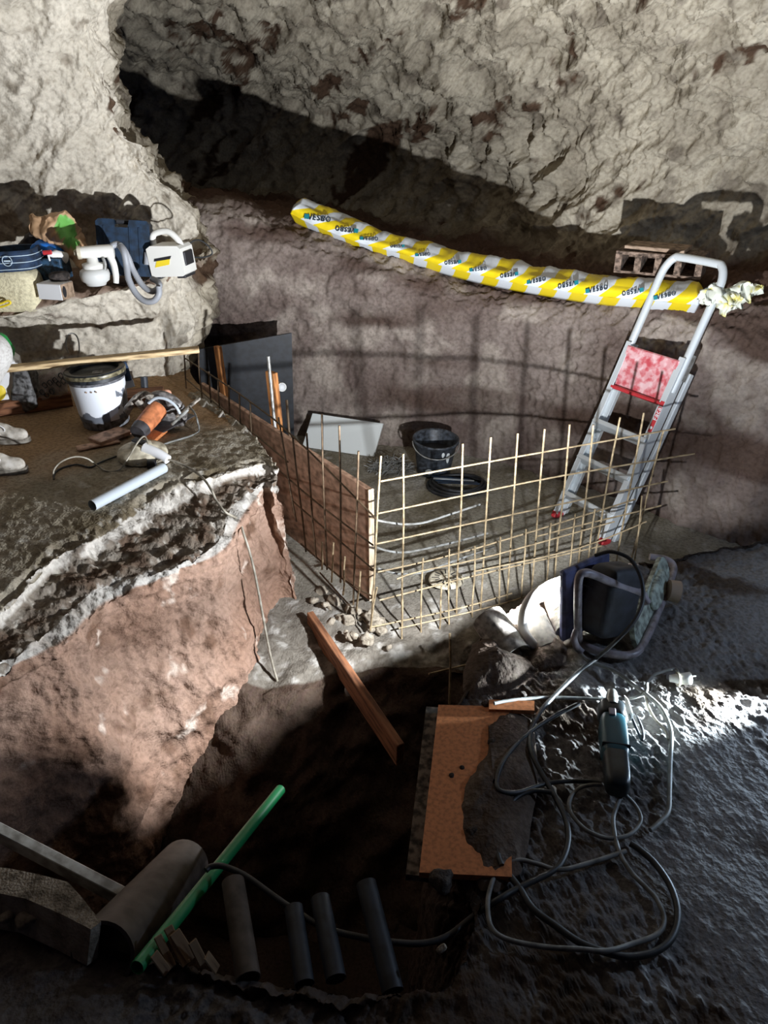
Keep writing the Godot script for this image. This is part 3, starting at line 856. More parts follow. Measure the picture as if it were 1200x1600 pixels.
	var wn: Vector3 = (w[1] - w[0]).cross(w[3] - w[0]).normalized() * 0.008
	s.set_smooth_group(4294967295)
	quad(s, w[0] + wn, w[1] + wn, w[2] + wn, w[3] + wn); quad(s, w[3] - wn, w[2] - wn, w[1] - wn, w[0] - wn)
	for i in 4: quad(s, w[i] + wn, w[i] - wn, w[(i + 1) % 4] - wn, w[(i + 1) % 4] + wn)
	tag(put("white_sheet", s, M.white_board), "blank white board leaning on the far wall of the pit", "board")
	# mason's bucket
	var bb := on(677, 738, -0.6)
	t = thing("mortar_bucket", "black mortar bucket smeared with cement, standing by the far wall", "bucket", bb)
	var bx := Transform3D(rot(4, 0, -2), bb)
	var prof := [Vector2(0.0, 0.006), Vector2(0.095, 0.006), Vector2(0.106, 0.012), Vector2(0.112, 0.06), Vector2(0.136, 0.225), Vector2(0.146, 0.228), Vector2(0.148, 0.244), Vector2(0.14, 0.247), Vector2(0.132, 0.235), Vector2(0.107, 0.03), Vector2(0.0, 0.025)]
	put("bucket_body", lathe(st(), bx, prof, 40), M.bucket, t)
	put("mortar", lathe(st(), bx, [Vector2(0.0, 0.15), Vector2(0.122, 0.152)], 32), M.dark, t)
	var hp := PackedVector3Array()
	for k in 13:
		var an := PI * k / 12.0
		hp.append(bx * Vector3(cos(an) * 0.147, 0.228 - 0.05 * sin(an) , 0.02 + 0.145 * sin(an)))
	put("handle", tube(st(), hp, 0.004, 6), M.metal, t)
	for k in [[0.95, 0.17, 0.016, 0.045], [1.25, 0.19, 0.01, 0.02], [1.9, 0.06, 0.03, 0.02]]:
		var sp2 := PackedVector3Array(); var lo := PackedVector3Array()
		for i in 7:
			var an: float = k[0] + (i - 3) * k[2] / 0.36
			var hgt: float = sin(PI * i / 6.0)
			var rr: float = 0.1125 + (k[1] - 0.06) * 0.145
			sp2.append(bx * Vector3(cos(an) * rr, k[1] + k[3] * hgt, sin(an) * rr)); lo.append(bx * Vector3(cos(an) * rr, k[1] - k[3] * hgt, sin(an) * rr))
		put("cement_splash", pillow(sp2, lo, 0.003, 0.004, 20), M.splash, t)
	# heap of wire offcuts
	s = st()
	var nc := on(611, 733, -0.6)
	for i in 170:
		var an := rng.randf() * TAU
		var rr := sqrt(rng.randf()) * 0.14
		var c := nc + Vector3(cos(an) * rr, 0.012 + 0.09 * (1.0 - rr / 0.14) * rng.randf(), sin(an) * rr * 0.8)
		var dv := Vector3(rng.randf_range(-1, 1), rng.randf_range(-0.4, 0.5), rng.randf_range(-1, 1)).normalized() * 0.045
		tube(s, PackedVector3Array([c - dv, c + dv * 0.3 + Vector3(0, 0.008, 0), c + dv]), 0.0026, 4)
	var wirepile := put("wire_heap", s, M.metal)
	tag(wirepile, "tangled heap of short steel wires on the pit floor beside white sheet", "wire")
	wirepile.set_meta("kind", "stuff")
	# coil of dark hose with flat strips
	var cc := on(715, 762, -0.6)
	t = thing("hose_coil", "dark coil of hose lying on the pit floor before the mortar bucket", "hose", cc)
	for k in 3:
		var lp := PackedVector3Array()
		for i in 33:
			var an := TAU * i / 32.0 + k
			lp.append(cc + Vector3(cos(an) * (0.185 - k * 0.017), 0.014 + 0.012 * k + 0.006 * sin(an * 2 + k), sin(an) * (0.145 - k * 0.014)))
		put("loop", tube(st(), lp, 0.011, 7), M.black_rubber, t)
	for k in 4:
		put("strip", beam(st(), cc + Vector3(-0.16 + 0.01 * k, 0.055, -0.05 + 0.03 * k), cc + Vector3(0.08 + 0.02 * k, 0.045, -0.02 + 0.02 * k), 0.004, 0.022), M.grey_plastic if k == 1 else M.blue_case, t)
	# floor drain
	var dc := on(697, 906, -0.588)
	t = thing("floor_drain", "round pale floor drain cover with radial slots in the pit floor", "drain cover", dc)
	put("cover", lathe(st(), Transform3D(Basis.IDENTITY, dc), [Vector2(0.0, 0.016), Vector2(0.075, 0.014), Vector2(0.084, 0.01), Vector2(0.088, 0.0)], 36), M.cream, t)
	for i in 16:
		var an := TAU * i / 16.0
		var dv := Vector3(cos(an), 0, sin(an))
		put("slot", beam(st(), dc + dv * 0.034 + Vector3.UP * 0.0155, dc + dv * (0.072 if i % 2 == 0 else 0.06) + Vector3.UP * 0.0145, 0.002, 0.006, Vector3.UP, 0.0005), M.dark, t)
	put("hub", lathe(st(), Transform3D(Basis.IDENTITY, dc), [Vector2(0.0, 0.02), Vector2(0.014, 0.019), Vector2(0.018, 0.014)], 18), M.cream, t)
	# broken concrete along the trench
	for i in 46:
		var k := rng.randf()
		var p := Vector3(lerpf(-0.62, 0.02, k), 0, lerpf(-3.5, -2.82, k)) + Vector3(rng.randf_range(-0.12, 0.06), 0, rng.randf_range(-0.05, 0.1))
		p.y = -0.68 + rng.randf() * 0.06
		var r := rng.randf_range(0.012, 0.042)
		var o := put("rubble_lump", blob(p, Vector3(r, r * 0.7, r * rng.randf_range(0.7, 1.2)), rot(rng.randf() * 90, rng.randf() * 360, 0), 0.75, r * 0.5, 12, 8, 40), M.stone)
		tag(o, "small lump of broken concrete in the trench below the slab corner", "rubble", "rubble in the trench")

# ---------------------------------------------------------------- the ladder
func build_ladder() -> void:
	var fl := on(868, 806, -0.6); var fr := on(945, 850, -0.6)
	var base := (fl + fr) * 0.5
	var X := (fr - fl).normalized()
	var away := Vector3(-X.z, 0, X.x)
	if away.z > 0: away = -away
	var U := (away * 0.55 + Vector3.UP * 1.26).normalized()
	var N := X.cross(U)                                   # towards the climber
	var hw := fl.distance_to(fr) * 0.5
	var t := thing("step_ladder", "folded aluminium step ladder with red platform leaning on the far wall", "ladder", base)
	var P := func(x: float, u: float, n: float) -> Vector3: return base + X * x + U * u + N * n
	for sg in [-1.0, 1.0]:
		# channel rail: web and two lips
		var s := st()
		var bs := Basis(X, U, N)
		box(s, Transform3D(bs, P.call(sg * hw, 0.53, 0.0)), Vector3(0.003, 1.02, 0.066), 0.001)
		box(s, Transform3D(bs, P.call(sg * (hw - 0.016), 0.53, 0.031)), Vector3(0.034, 1.02, 0.003), 0.001)
		box(s, Transform3D(bs, P.call(sg * (hw - 0.016), 0.53, -0.031)), Vector3(0.034, 1.02, 0.003), 0.001)
		put("rail", s, M.alu, t)
		s = st()
		box(s, Transform3D(bs, P.call(sg * (hw + 0.002), 0.5, -0.07)), Vector3(0.022, 0.96, 0.034), 0.003)
		put("rear_leg", s, M.alu, t)
		put("foot", box(st(), Transform3D(bs, P.call(sg * (hw - 0.008), 0.012, 0.0)), Vector3(0.034, 0.04, 0.07), 0.006), M.red, t).set_meta("label", "red plastic foot")
		put("hinge_plate", box(st(), Transform3D(bs, P.call(sg * (hw + 0.006), 1.0, -0.02)), Vector3(0.006, 0.14, 0.05), 0.002), M.metal, t)
	var steps := [0.14, 0.36, 0.575]
	for y in steps:
		var s := st()
		box(s, Transform3D(Basis(X, U, N) * rot(-24, 0, 0), P.call(0, y, 0.006)), Vector3(hw * 2 - 0.01, 0.026, 0.085), 0.004)
		for k in 4: box(s, Transform3D(Basis(X, U, N) * rot(-24, 0, 0), P.call(0, y, 0.006) + (Basis(X, U, N) * rot(-24, 0, 0)) * Vector3(0, 0.014, -0.03 + k * 0.02)), Vector3(hw * 2 - 0.03, 0.003, 0.006), 0.001)
		put("tread", s, M.alu, t)
	var pl := put("platform", box(st(), Transform3D(Basis(X, U, N) * rot(8, 0, 0), P.call(0, 0.905, 0.012)), Vector3(hw * 2 - 0.035, 0.235, 0.022), 0.006), M.ladder_red, t)
	pl.set_meta("label", "dusty red standing platform")
	put("platform_lip", box(st(), Transform3D(Basis(X, U, N) * rot(8, 0, 0), P.call(0, 0.79, 0.02)), Vector3(hw * 2 - 0.03, 0.02, 0.03), 0.006), M.red, t)
	var loop := PackedVector3Array()
	var tip := 1.52
	for q in [[-1, 0.86], [-1, 1.0], [-1, 1.2], [-1, tip - 0.12], [-0.94, tip - 0.05], [-0.78, tip - 0.008], [-0.55, tip], [0.55, tip], [0.78, tip - 0.008], [0.94, tip - 0.05], [1, tip - 0.12], [1, 1.2], [1, 1.0], [1, 0.86]]:
		loop.append(P.call(q[0] * hw * 0.96, q[1], 0.0))
	put("handrail", tube(st(), smoothed(loop, 5), 0.021, 12), M.alu, t)
	# sticker on the right rail
	var sc: Vector3 = P.call(hw - 0.012, 0.72, 0.0335)
	var sb := Basis(U, -X, N)
	put("sticker", box(st(), Transform3D(sb, sc), Vector3(0.17, 0.024, 0.001), 0.0003), M.red, t)
	text3("lettering", "Facal", 0.023, M.white, t, Transform3D(sb, sc + N * 0.001 + U * 0.02 - X * 0.0))
	put("emblem", lathe(st(), Transform3D(Basis(U, N, X), sc + N * 0.001 - U * 0.06), [Vector2(0.0, 0.001), Vector2(0.0085, 0.001)], 18), M.white, t)

# ---------------------------------------------------------------- the rock ledge on the far wall
func bag_d(px: float) -> float:
	var tab := [[448, 5.2], [600, 5.02], [740, 4.78], [860, 4.5], [960, 4.24], [1095, 3.98], [1200, 3.75]]
	for i in tab.size() - 1:
		if px <= tab[i + 1][0]: return 0.05 + lerpf(tab[i][1], tab[i + 1][1], (px - tab[i][0]) / (tab[i + 1][0] - tab[i][0]))
	return 3.75
func build_ledge() -> void:
	var low := [[448, 331], [497, 355], [563, 380], [630, 397], [697, 417], [763, 433], [830, 447], [930, 462], [1020, 470], [1100, 478]]
	var up := [[465, 314], [515, 338], [574, 365], [632, 384], [697, 401], [763, 416], [832, 428], [930, 440], [1020, 450], [1098, 454]]
	var bk := [[472, 312], [530, 333], [590, 356], [640, 371], [697, 386], [763, 402], [832, 413], [930, 428], [1020, 440], [1100, 449]]
	var A := []; var B := []; var C := []
	for i in low.size():
		var d := bag_d(low[i][0])
		A.append(at(low[i][0], low[i][1], d)); B.append(at(up[i][0], up[i][1], d + 0.025)); C.append(at(bk[i][0], bk[i][1], d + 0.22))
	var nu := 260
	var a := resample(A, nu); var b := resample(B, nu); var c := resample(C, nu)
	var pos := PackedVector3Array(); var uvs := PackedVector2Array()
	var secs := 20
	var lens := PackedFloat32Array([0.0])
	for i in range(1, nu): lens.append(lens[i - 1] + a[i].distance_to(a[i - 1]))
	for j in secs:
		var v := float(j) / (secs - 1)
		for i in nu:
			var out := Vector3(-0.25, 0.2, 1).normalized()
			var p: Vector3
			if v < 0.45: 
				var t := v / 0.45
				p = a[i].lerp(b[i], t) + out * (0.03 * sin(PI * t) + 0.014 * n_fbm.get_noise_3dv(a[i].lerp(b[i], t) * 500.0))
			elif v < 0.75:
				var t := (v - 0.45) / 0.3
				p = b[i].lerp(c[i], t) + Vector3.UP * (0.02 * sin(PI * t) + 0.03 * n_fbm.get_noise_3dv(b[i].lerp(c[i], t) * 420.0))
			else:
				var t := (v - 0.75) / 0.25
				p = c[i].lerp(a[i], t) - Vector3(0, 0.11, 0.03) * sin(PI * t)
			var e := minf(1.0, minf(i, nu - 1 - i) / 5.0)
			p = ((a[i] + b[i] + c[i]) / 3.0).lerp(p, 0.25 + 0.75 * e)
			pos.append(p); uvs.append(Vector2(lens[i] / lens[nu - 1], v))
	var im := Image.create(1536, 96, false, Image.FORMAT_RGB8)
	var N := 14.0
	for y in 96:
		for x in 1536:
			var q := fposmod(float(x) / 1536.0 * N - float(y) / 96.0 * 1.15, 1.0)
			im.set_pixel(x, y, Color(0.93, 0.82, 0.12) if q < 0.52 else Color(0.87, 0.89, 0.9))
	var bm := StandardMaterial3D.new()
	bm.albedo_texture = ImageTexture.create_from_image(im)
	bm.roughness = 0.35
	bm.cull_mode = BaseMaterial3D.CULL_DISABLED
	var t := thing("plastic_roll", "long yellow and white striped plastic wrap sagging along the rock ledge", "plastic wrap", (A[5] + A[4]) * 0.5)
	put("striped_film", grid(nu, secs, pos, false, null, PackedColorArray(), uvs), bm, t)
	for k in 13:
		var f := (k + 1.02) / N
		var i := 0
		while i < nu - 2 and lens[i] / lens[nu - 1] < f: i += 1
		var ax := (b[mini(i + 6, nu - 1)] - b[maxi(i - 6, 0)]).normalized()
		var up3 := (b[i] - a[i]).normalized()
		var nn := ax.cross(up3).normalized()
		up3 = nn.cross(ax)
		var sz := a[i].distance_to(b[i]) * 0.34
		var ctr := (a[i] + b[i]) * 0.5 + nn * 0.036
		var ang := 0.3 if k % 2 == 0 else PI + 0.3
		var bs := Basis(ax * cos(ang) + up3 * sin(ang), up3 * cos(ang) - ax * sin(ang), nn)
		text3("lettering", "VESBO", sz, M.print_blue, t, Transform3D(bs, ctr))
		put("emblem", box(st(), Transform3D(bs, ctr - bs.x * sz * 2.4), Vector3(sz * 0.9, sz * 0.9, 0.002), 0.0005), M.print_teal, t)
	var cu := ats([[1090, 452], [1118, 446], [1140, 452], [1160, 436], [1182, 447]], 3.93)
	var cl := ats([[1088, 474], [1115, 482], [1142, 486], [1160, 470], [1174, 462]], 3.9)
	put("crumpled_end", pillow(cu, cl, 0.05, 0.055, 60, func(u, v, p): return lin(226, 228, 212) if n_fbm.get_noise_3dv(p * 900.0) < 0.28 else lin(216, 206, 120), 22.0), M.paint, t)
	# hollow block and loose tile
	var L := at(957, 434, 4.42); var Rr := at(1083, 456, 4.22)
	var dirx := (Rr - L); dirx.y = 0; dirx = dirx.normalized()
	var bk2 := Vector3(-dirx.z, 0, dirx.x)
	if bk2.z > 0: bk2 = -bk2
	var ln := 0.46
	var bs2 := Basis(dirx, Vector3.UP, -bk2)
	var o := L + bk2 * 0.11 + dirx * ln * 0.5 + Vector3.UP * 0.03
	var s := st()
	box(s, Transform3D(bs2, o + Vector3.UP * 0.006), Vector3(ln, 0.014, 0.22), 0.002)
	box(s, Transform3D(bs2, o + Vector3.UP * 0.107), Vector3(ln, 0.018, 0.22), 0.002)
	for k in 5: box(s, Transform3D(bs2, o + dirx * (-ln * 0.5 + 0.018 + k * (ln - 0.036) / 4.0) + Vector3.UP * 0.056), Vector3(0.036, 0.1, 0.22), 0.002)
	box(s, Transform3D(bs2, o + Vector3.UP * 0.056 + bk2 * 0.1), Vector3(ln, 0.1, 0.012), 0.002)
	tag(put("hollow_block", s, M.block), "grey hollow building block lying on the ledge behind the ladder top", "block")
	tag(put("flat_tile", box(st(), Transform3D(bs2 * rot(0, -4, 0), o + Vector3.UP * 0.13 - dirx * 0.03 + bk2 * 0.02), Vector3(0.32, 0.024, 0.2), 0.003), M.tile), "flat brown tile lying on top of the hollow block", "tile")

# ---------------------------------------------------------------- the shelf in the left rock
func build_shelf() -> void:
	# striped canvas bag
	var c := at(8, 438, 4.28)
	var t := thing("canvas_bag", "cream canvas bag with navy striped top at the left of the rock shelf", "bag", c + Vector3.DOWN * 0.16)
	var bod := blob(c + Vector3(-0.02, -0.045, 0), Vector3(0.225, 0.125, 0.13), Basis.IDENTITY, 0.42, 0.018, 60, 34, 5.0)
	put("bag_body", bod, M.canvas, t)
	var band := st()
	var prof := [Vector2(0.93, -0.05), Vector2(1.0, -0.045), Vector2(1.01, 0.03), Vector2(0.97, 0.055), Vector2(0.9, 0.05), Vector2(0.9, 0.0)]
	var top := c + Vector3(-0.02, 0.105, 0.0)
	var bandx := Transform3D(Basis(Vector3(0.224, 0, 0), Vector3(0, 1, 0), Vector3(0, 0, 0.132)), top)
	var sq := func(p: Vector3) -> Vector3:   # the round section squared off like the bag
		var d := Vector3((p.x - top.x) / 0.224, 0, (p.z - top.z) / 0.132)
		var r := maxf(d.length(), 0.001)
		var e := pow(pow(absf(d.x / r), 4.0) + pow(absf(d.z / r), 4.0), -0.25)
		return Vector3(top.x + d.x * e * 0.224, p.y + 0.012 * sin(p.x * 9.0), top.z + d.z * e * 0.132)
	var bp := PackedVector3Array()
	for j in prof.size():
		for i in 64:
			var an := TAU * i / 64.0
			bp.append(sq.call(bandx * Vector3(cos(an) * prof[j].x, prof[j].y, sin(an) * prof[j].x)))
	var bmesh := put("navy_band", grid(64, prof.size(), bp, true, null), M.navy, t)
	bmesh.set_meta("label", "navy band with pale stripes")
	for k in 3:
		var lp := PackedVector3Array()
		for i in 65:
			var an := TAU * i / 64.0
			lp.append(sq.call(bandx * Vector3(cos(an) * 1.012, 0.03 - k * 0.033, sin(an) * 1.012)))
		put("stripe", tube(st(), lp, 0.0022, 5), M.stripe, bmesh)
	var em := at(11, 408, 4.28 - 0.142)
	var ring := PackedVector3Array()
	for i in 25: ring.append(em + Vector3(cos(TAU * i / 24.0) * 0.025, sin(TAU * i / 24.0) * 0.025, 0))
	put("round_emblem", tube(st(), ring, 0.002, 5), M.stripe, bmesh)
	put("round_emblem", box(st(), Transform3D(Basis.IDENTITY, em), Vector3(0.034, 0.008, 0.003), 0.001), M.stripe, bmesh)
	put("drawstring", tube(st(), smoothed(ats([[-10, 476], [2, 474], [12, 470], [16, 474], [4, 479], [-12, 481]], 4.12), 4), 0.006, 6), M.yellow, t)
	# brown paper sack
	t = thing("paper_sack", "crumpled brown paper sack with a green patch on the rock shelf", "sack", at(100, 420, 4.45))
	var gr := func(u: float, v: float, p: Vector3) -> Color:
		var g := Vector2((u - 0.62) * 3.4, (v - 0.2) * 7.0)
		return lin(104, 172, 78) if g.length() < 0.75 + 0.3 * n_fbm.get_noise_3dv(p * 900.0) and v < 0.5 else lin(184, 148, 112)
	put("sack_body", pillow(ats([[48, 337], [75, 334], [104, 332], [122, 343], [136, 368], [144, 390]], 4.5), ats([[48, 358, -0.02], [68, 366, -0.03], [84, 374, -0.05], [98, 388, -0.07], [112, 405, -0.1], [128, 421, -0.12]], 4.5), 0.045, 0.05, 90, gr, 9.0), M.paint, t)
	# blue plastic bag
	tag(put("plastic_bag", pillow(ats([[50, 384], [66, 374], [86, 377], [98, 386], [106, 398]], 4.46), ats([[48, 398], [66, 402], [84, 404], [98, 406], [106, 408]], 4.4), 0.06, 0.022, 40, null, 12.0), M.bright_blue), "bright blue plastic bag bulging between canvas bag and paper sack", "bag")
	# dark heap of cloth behind
	tag(put("work_cloth", pillow(ats([[26, 394], [38, 372], [48, 362], [60, 366], [72, 380]], 4.52), ats([[24, 408], [38, 408], [48, 408], [60, 408], [72, 408]], 4.46), 0.05, 0.03, 40, null, 12.0), M.dark_cloth), "dark crumpled cloth heaped behind the canvas bag", "cloth")
	# tote with bottle
	var tb := at(88, 436, 4.36)
	t = thing("blue_tote", "dusty blue open tote on the rock shelf holding a spray bottle", "tote", tb)
	var tx := Transform3D(rot(0, -6, 2), tb)
	var s := st()
	for k in [[0, -0.055, 0.15, 0.004], [0, 0.055, 0.15, 0.004]]: box(s, tx * Transform3D(Basis.IDENTITY, Vector3(0, 0.06, k[1])), Vector3(0.145, 0.11, 0.005), 0.002)
	for k in [-0.07, 0.07]: box(s, tx * Transform3D(Basis.IDENTITY, Vector3(k, 0.06, 0)), Vector3(0.005, 0.11, 0.11), 0.002)
	box(s, tx * Transform3D(Basis.IDENTITY, Vector3(0, 0.005, 0)), Vector3(0.145, 0.006, 0.11), 0.002)
	put("tote_body", s, M.tote, t)
	s = st()
	var rim := PackedVector3Array()
	for q in [[-1, -1], [1, -1], [1, 1], [-1, 1], [-1, -1]]: rim.append(tx * Vector3(q[0] * 0.073, 0.115, q[1] * 0.057))
	put("rim", tube(s, rim, 0.005, 6), M.tote, t)
	t = thing("spray_bottle", "white bottle with a red cap lying in the blue tote", "bottle", at(84, 404, 4.33))
	put("bottle_body", lathe(st(), Transform3D(Basis(Quaternion(Vector3.UP, (at(98, 402, 4.36) - at(76, 396, 4.3)).normalized())), at(76, 396, 4.3)), [Vector2(0.0, 0.0), Vector2(0.014, 0.0), Vector2(0.016, 0.02), Vector2(0.028, 0.035), Vector2(0.03, 0.1), Vector2(0.0, 0.104)], 20), M.white, t)
	put("red_cap", tube(st(), ats([[68, 395], [80, 394]], 4.28), 0.012, 10), M.red, t)
	put("trigger", beam(st(), at(75, 398, 4.27), at(78, 408, 4.27), 0.01, 0.01), M.white, t)
	# small box with clutter
	var bo := at(87, 453, 4.2)
	t = thing("cardboard_box", "small white box with a dark oval on its side, beside canvas bag", "box", bo + Vector3.DOWN * 0.045)
	var bx := Transform3D(rot(0, -14, 0), bo)
	put("box_body", box(st(), bx, Vector3(0.145, 0.082, 0.11), 0.003), M.white, t)
	put("printed_end", box(st(), bx * Transform3D(Basis.IDENTITY, Vector3(0.073, 0, 0)), Vector3(0.002, 0.08, 0.108), 0.0005), M.tile, t)
	put("dark_oval", lathe(st(), bx * Transform3D(Basis(Vector3(0, 0.03, 0), Vector3(1, 0, 0), Vector3(0, 0, 0.016)), Vector3(0.074, 0, 0.03)), [Vector2(0.0, 0.001), Vector2(1.0, 0.001)], 18), M.dark, t)
	tag(put("dark_pouch", blob(at(92, 432, 4.24), Vector3(0.055, 0.03, 0.04), rot(0, 20, 0), 0.7, 0.012, 24, 16, 14.0), M.dark_cloth), "dark lumpy pouch lying on the small white box", "pouch")
	# paint spray gun
	var gc := at(151, 445, 4.22)
	t = thing("spray_gun", "white paint spray gun with translucent cup on the rock shelf", "spray gun", gc)
	put("cup", lathe(st(), Transform3D(Basis.IDENTITY, gc), [Vector2(0.0, 0.0), Vector2(0.05, 0.0), Vector2(0.055, 0.012), Vector2(0.072, 0.025), Vector2(0.078, 0.055), Vector2(0.074, 0.075), Vector2(0.055, 0.088), Vector2(0.0, 0.088)], 32), M.cup, t)
	put("cup_lid", lathe(st(), Transform3D(Basis.IDENTITY, gc + Vector3.UP * 0.088), [Vector2(0.0, 0.0), Vector2(0.056, 0.0), Vector2(0.057, 0.022), Vector2(0.03, 0.028), Vector2(0.026, 0.06), Vector2(0.0, 0.06)], 28), M.white_plastic, t)
	put("barrel", tube(st(), smoothed(PackedVector3Array([gc + Vector3(-0.045, 0.17, 0.02), gc + Vector3(-0.035, 0.17, 0.018), gc + Vector3(0.03, 0.172, 0), gc + Vector3(0.07, 0.172, -0.01), gc + Vector3(0.115, 0.172, -0.02)]), 3), 0.029, 14, 0.034), M.white_plastic, t)
	put("nozzle", lathe(st(), Transform3D(Basis(Quaternion(Vector3.UP, Vector3(-1, 0, 0.25).normalized())), gc + Vector3(-0.045, 0.17, 0.02)), [Vector2(0.0, 0.035), Vector2(0.012, 0.035), Vector2(0.02, 0.02), Vector2(0.034, 0.018), Vector2(0.034, 0.0), Vector2(0.0, 0.0)], 20, true), M.cream, t)
	put("grip", tube(st(), smoothed(PackedVector3Array([gc + Vector3(0.085, 0.165, -0.01), gc + Vector3(0.105, 0.11, -0.01), gc + Vector3(0.112, 0.05, 0.0), gc + Vector3(0.108, 0.01, 0.005)]), 4), 0.02, 12, 0.014), M.white_plastic, t)
	put("trigger", tube(st(), smoothed(PackedVector3Array([gc + Vector3(0.06, 0.145, 0.01), gc + Vector3(0.07, 0.11, 0.015), gc + Vector3(0.062, 0.08, 0.015)]), 4), 0.008, 8), M.metal, t)
	# ribbed hose
	var hp := ats([[170, 392], [176, 384], [184, 382, 0.02], [192, 388, 0.0], [200, 402], [208, 422], [222, 445, -0.02], [236, 455, -0.04], [246, 452, -0.05], [249, 446, -0.04], [246, 440, -0.01], [238, 436, 0.02]], 4.24)
	tag(put("air_hose", tube(st(), smoothed(hp, 14), 0.017, 12, -1.0, 0.0025), M.grey_hose), "grey ribbed air hose hanging over the front of the rock shelf, upper strand", "hose", "ribbed hose strands")
	hp = ats([[188, 384, 0.03], [194, 395], [198, 415], [201, 436, -0.02], [212, 458, -0.04], [226, 470, -0.06], [240, 470, -0.07], [248, 460, -0.07], [248, 448, -0.06]], 4.22)
	tag(put("air_hose", tube(st(), smoothed(hp, 14), 0.018, 12, -1.0, 0.0025), M.grey_hose), "grey ribbed air hose loop dangling lowest below the rock shelf", "hose", "ribbed hose strands")
	# blue tool case
	var cc := at(197, 387, 4.5)
	var cb := rot(-10, 8, -4).scaled(Vector3(0.84, 1, 1))
	t = thing("tool_case", "dark blue hard tool case standing on its edge on the rock shelf", "tool case", cc + Vector3.DOWN * 0.17)
	var cx := Transform3D(cb, cc)
	var pg := PackedVector2Array([Vector2(-0.17, -0.15), Vector2(-0.17, 0.13), Vector2(-0.15, 0.145), Vector2(-0.06, 0.145), Vector2(-0.05, 0.105), Vector2(0.03, 0.105), Vector2(0.04, 0.145), Vector2(0.15, 0.145), Vector2(0.165, 0.13), Vector2(0.165, -0.15)])
	put("shell", prism(st(), cx * Transform3D(Basis.IDENTITY, Vector3(0, 0, 0.03)), pg, 0.055), M.blue_case, t)
	put("lid_shell", prism(st(), cx * Transform3D(Basis.IDENTITY, Vector3(0, 0, -0.03)), pg, 0.058), M.blue_case, t)
	put("carry_handle", beam(st(), cx * Vector3(-0.055, 0.135, 0.0), cx * Vector3(0.035, 0.135, 0.0), 0.024, 0.04, cb.y, 0.006), M.dark, t)
	for k in [-0.115, 0.095]:
		put("latch", box(st(), cx * Transform3D(Basis.IDENTITY, Vector3(k, 0.14, 0.012)), Vector3(0.04, 0.02, 0.06), 0.004), M.dark, t)
	for k in [-0.12, 0.04, 0.1]:
		put("moulded_rib", box(st(), cx * Transform3D(Basis.IDENTITY, Vector3(k, -0.01, 0.059)), Vector3(0.012, 0.24, 0.006), 0.002), M.blue_case, t)
	put("red_badge", box(st(), cx * Transform3D(Basis.IDENTITY, Vector3(0.035, -0.095, 0.063)), Vector3(0.05, 0.02, 0.003), 0.001), M.red_dim, t)
	put("side_clip", box(st(), cx * Transform3D(Basis.IDENTITY, Vector3(0.167, 0.04, 0.0)), Vector3(0.008, 0.05, 0.05), 0.002), M.blue_case, t)
	# white sprayer unit
	var uc := at(270, 400, 4.48)
	var ub := rot(0, -12, 4).scaled(Vector3.ONE * 1.04)
	t = thing("sprayer_unit", "white boxy paint sprayer turbine with top handle on the rock shelf", "sprayer", uc + Vector3.DOWN * 0.1)
	var ux := Transform3D(ub, uc)
	put("housing", prism(st(), ux, PackedVector2Array([Vector2(-0.105, -0.095), Vector2(-0.11, 0.05), Vector2(-0.085, 0.065), Vector2(0.07, 0.06), Vector2(0.085, 0.045), Vector2(0.09, -0.085), Vector2(0.075, -0.095)]), 0.15), M.white_plastic, t)
	put("carry_handle", tube(st(), smoothed(PackedVector3Array([ux * Vector3(-0.1, 0.05, 0), ux * Vector3(-0.095, 0.105, 0), ux * Vector3(-0.06, 0.125, 0), ux * Vector3(0.0, 0.125, 0), ux * Vector3(0.045, 0.085, 0), ux * Vector3(0.06, 0.05, 0)]), 4), 0.018, 10), M.white_plastic, t)
	put("side_panel", box(st(), ux * Transform3D(Basis.IDENTITY, Vector3(0.09, -0.01, 0)), Vector3(0.012, 0.07, 0.1), 0.003), M.dark, t)
	put("yellow_label", prism(st(), ux * Transform3D(Basis.IDENTITY, Vector3(-0.03, -0.02, 0.076)), PackedVector2Array([Vector2(-0.045, -0.025), Vector2(-0.03, 0.008), Vector2(0.05, 0.02), Vector2(0.04, -0.012)]), 0.002), M.yellow, t)
	put("black_label", prism(st(), ux * Transform3D(Basis.IDENTITY, Vector3(-0.03, -0.004, 0.0765)), PackedVector2Array([Vector2(-0.045, -0.01), Vector2(-0.04, 0.004), Vector2(0.06, 0.016), Vector2(0.05, 0.0)]), 0.002), M.dark, t)
	for k in [-0.08, 0.06]: put("foot", box(st(), ux * Transform3D(Basis.IDENTITY, Vector3(k, -0.1, 0)), Vector3(0.05, 0.014, 0.13), 0.004), M.dark, t)
	put("hose_collar", tube(st(), PackedVector3Array([ux * Vector3(-0.12, 0.03, 0.05), ux * Vector3(-0.125, -0.03, 0.07)]), 0.016, 10), M.grey_hose, t)
	cable("mains_lead", "thin black lead looping from the white sprayer turbine over the rock", ats([[288, 392], [296, 381], [306, 375], [316, 377], [325, 384], [331, 392], [330, 398], [318, 402], [300, 402]], 4.55), 0.0045, M.cable_black)

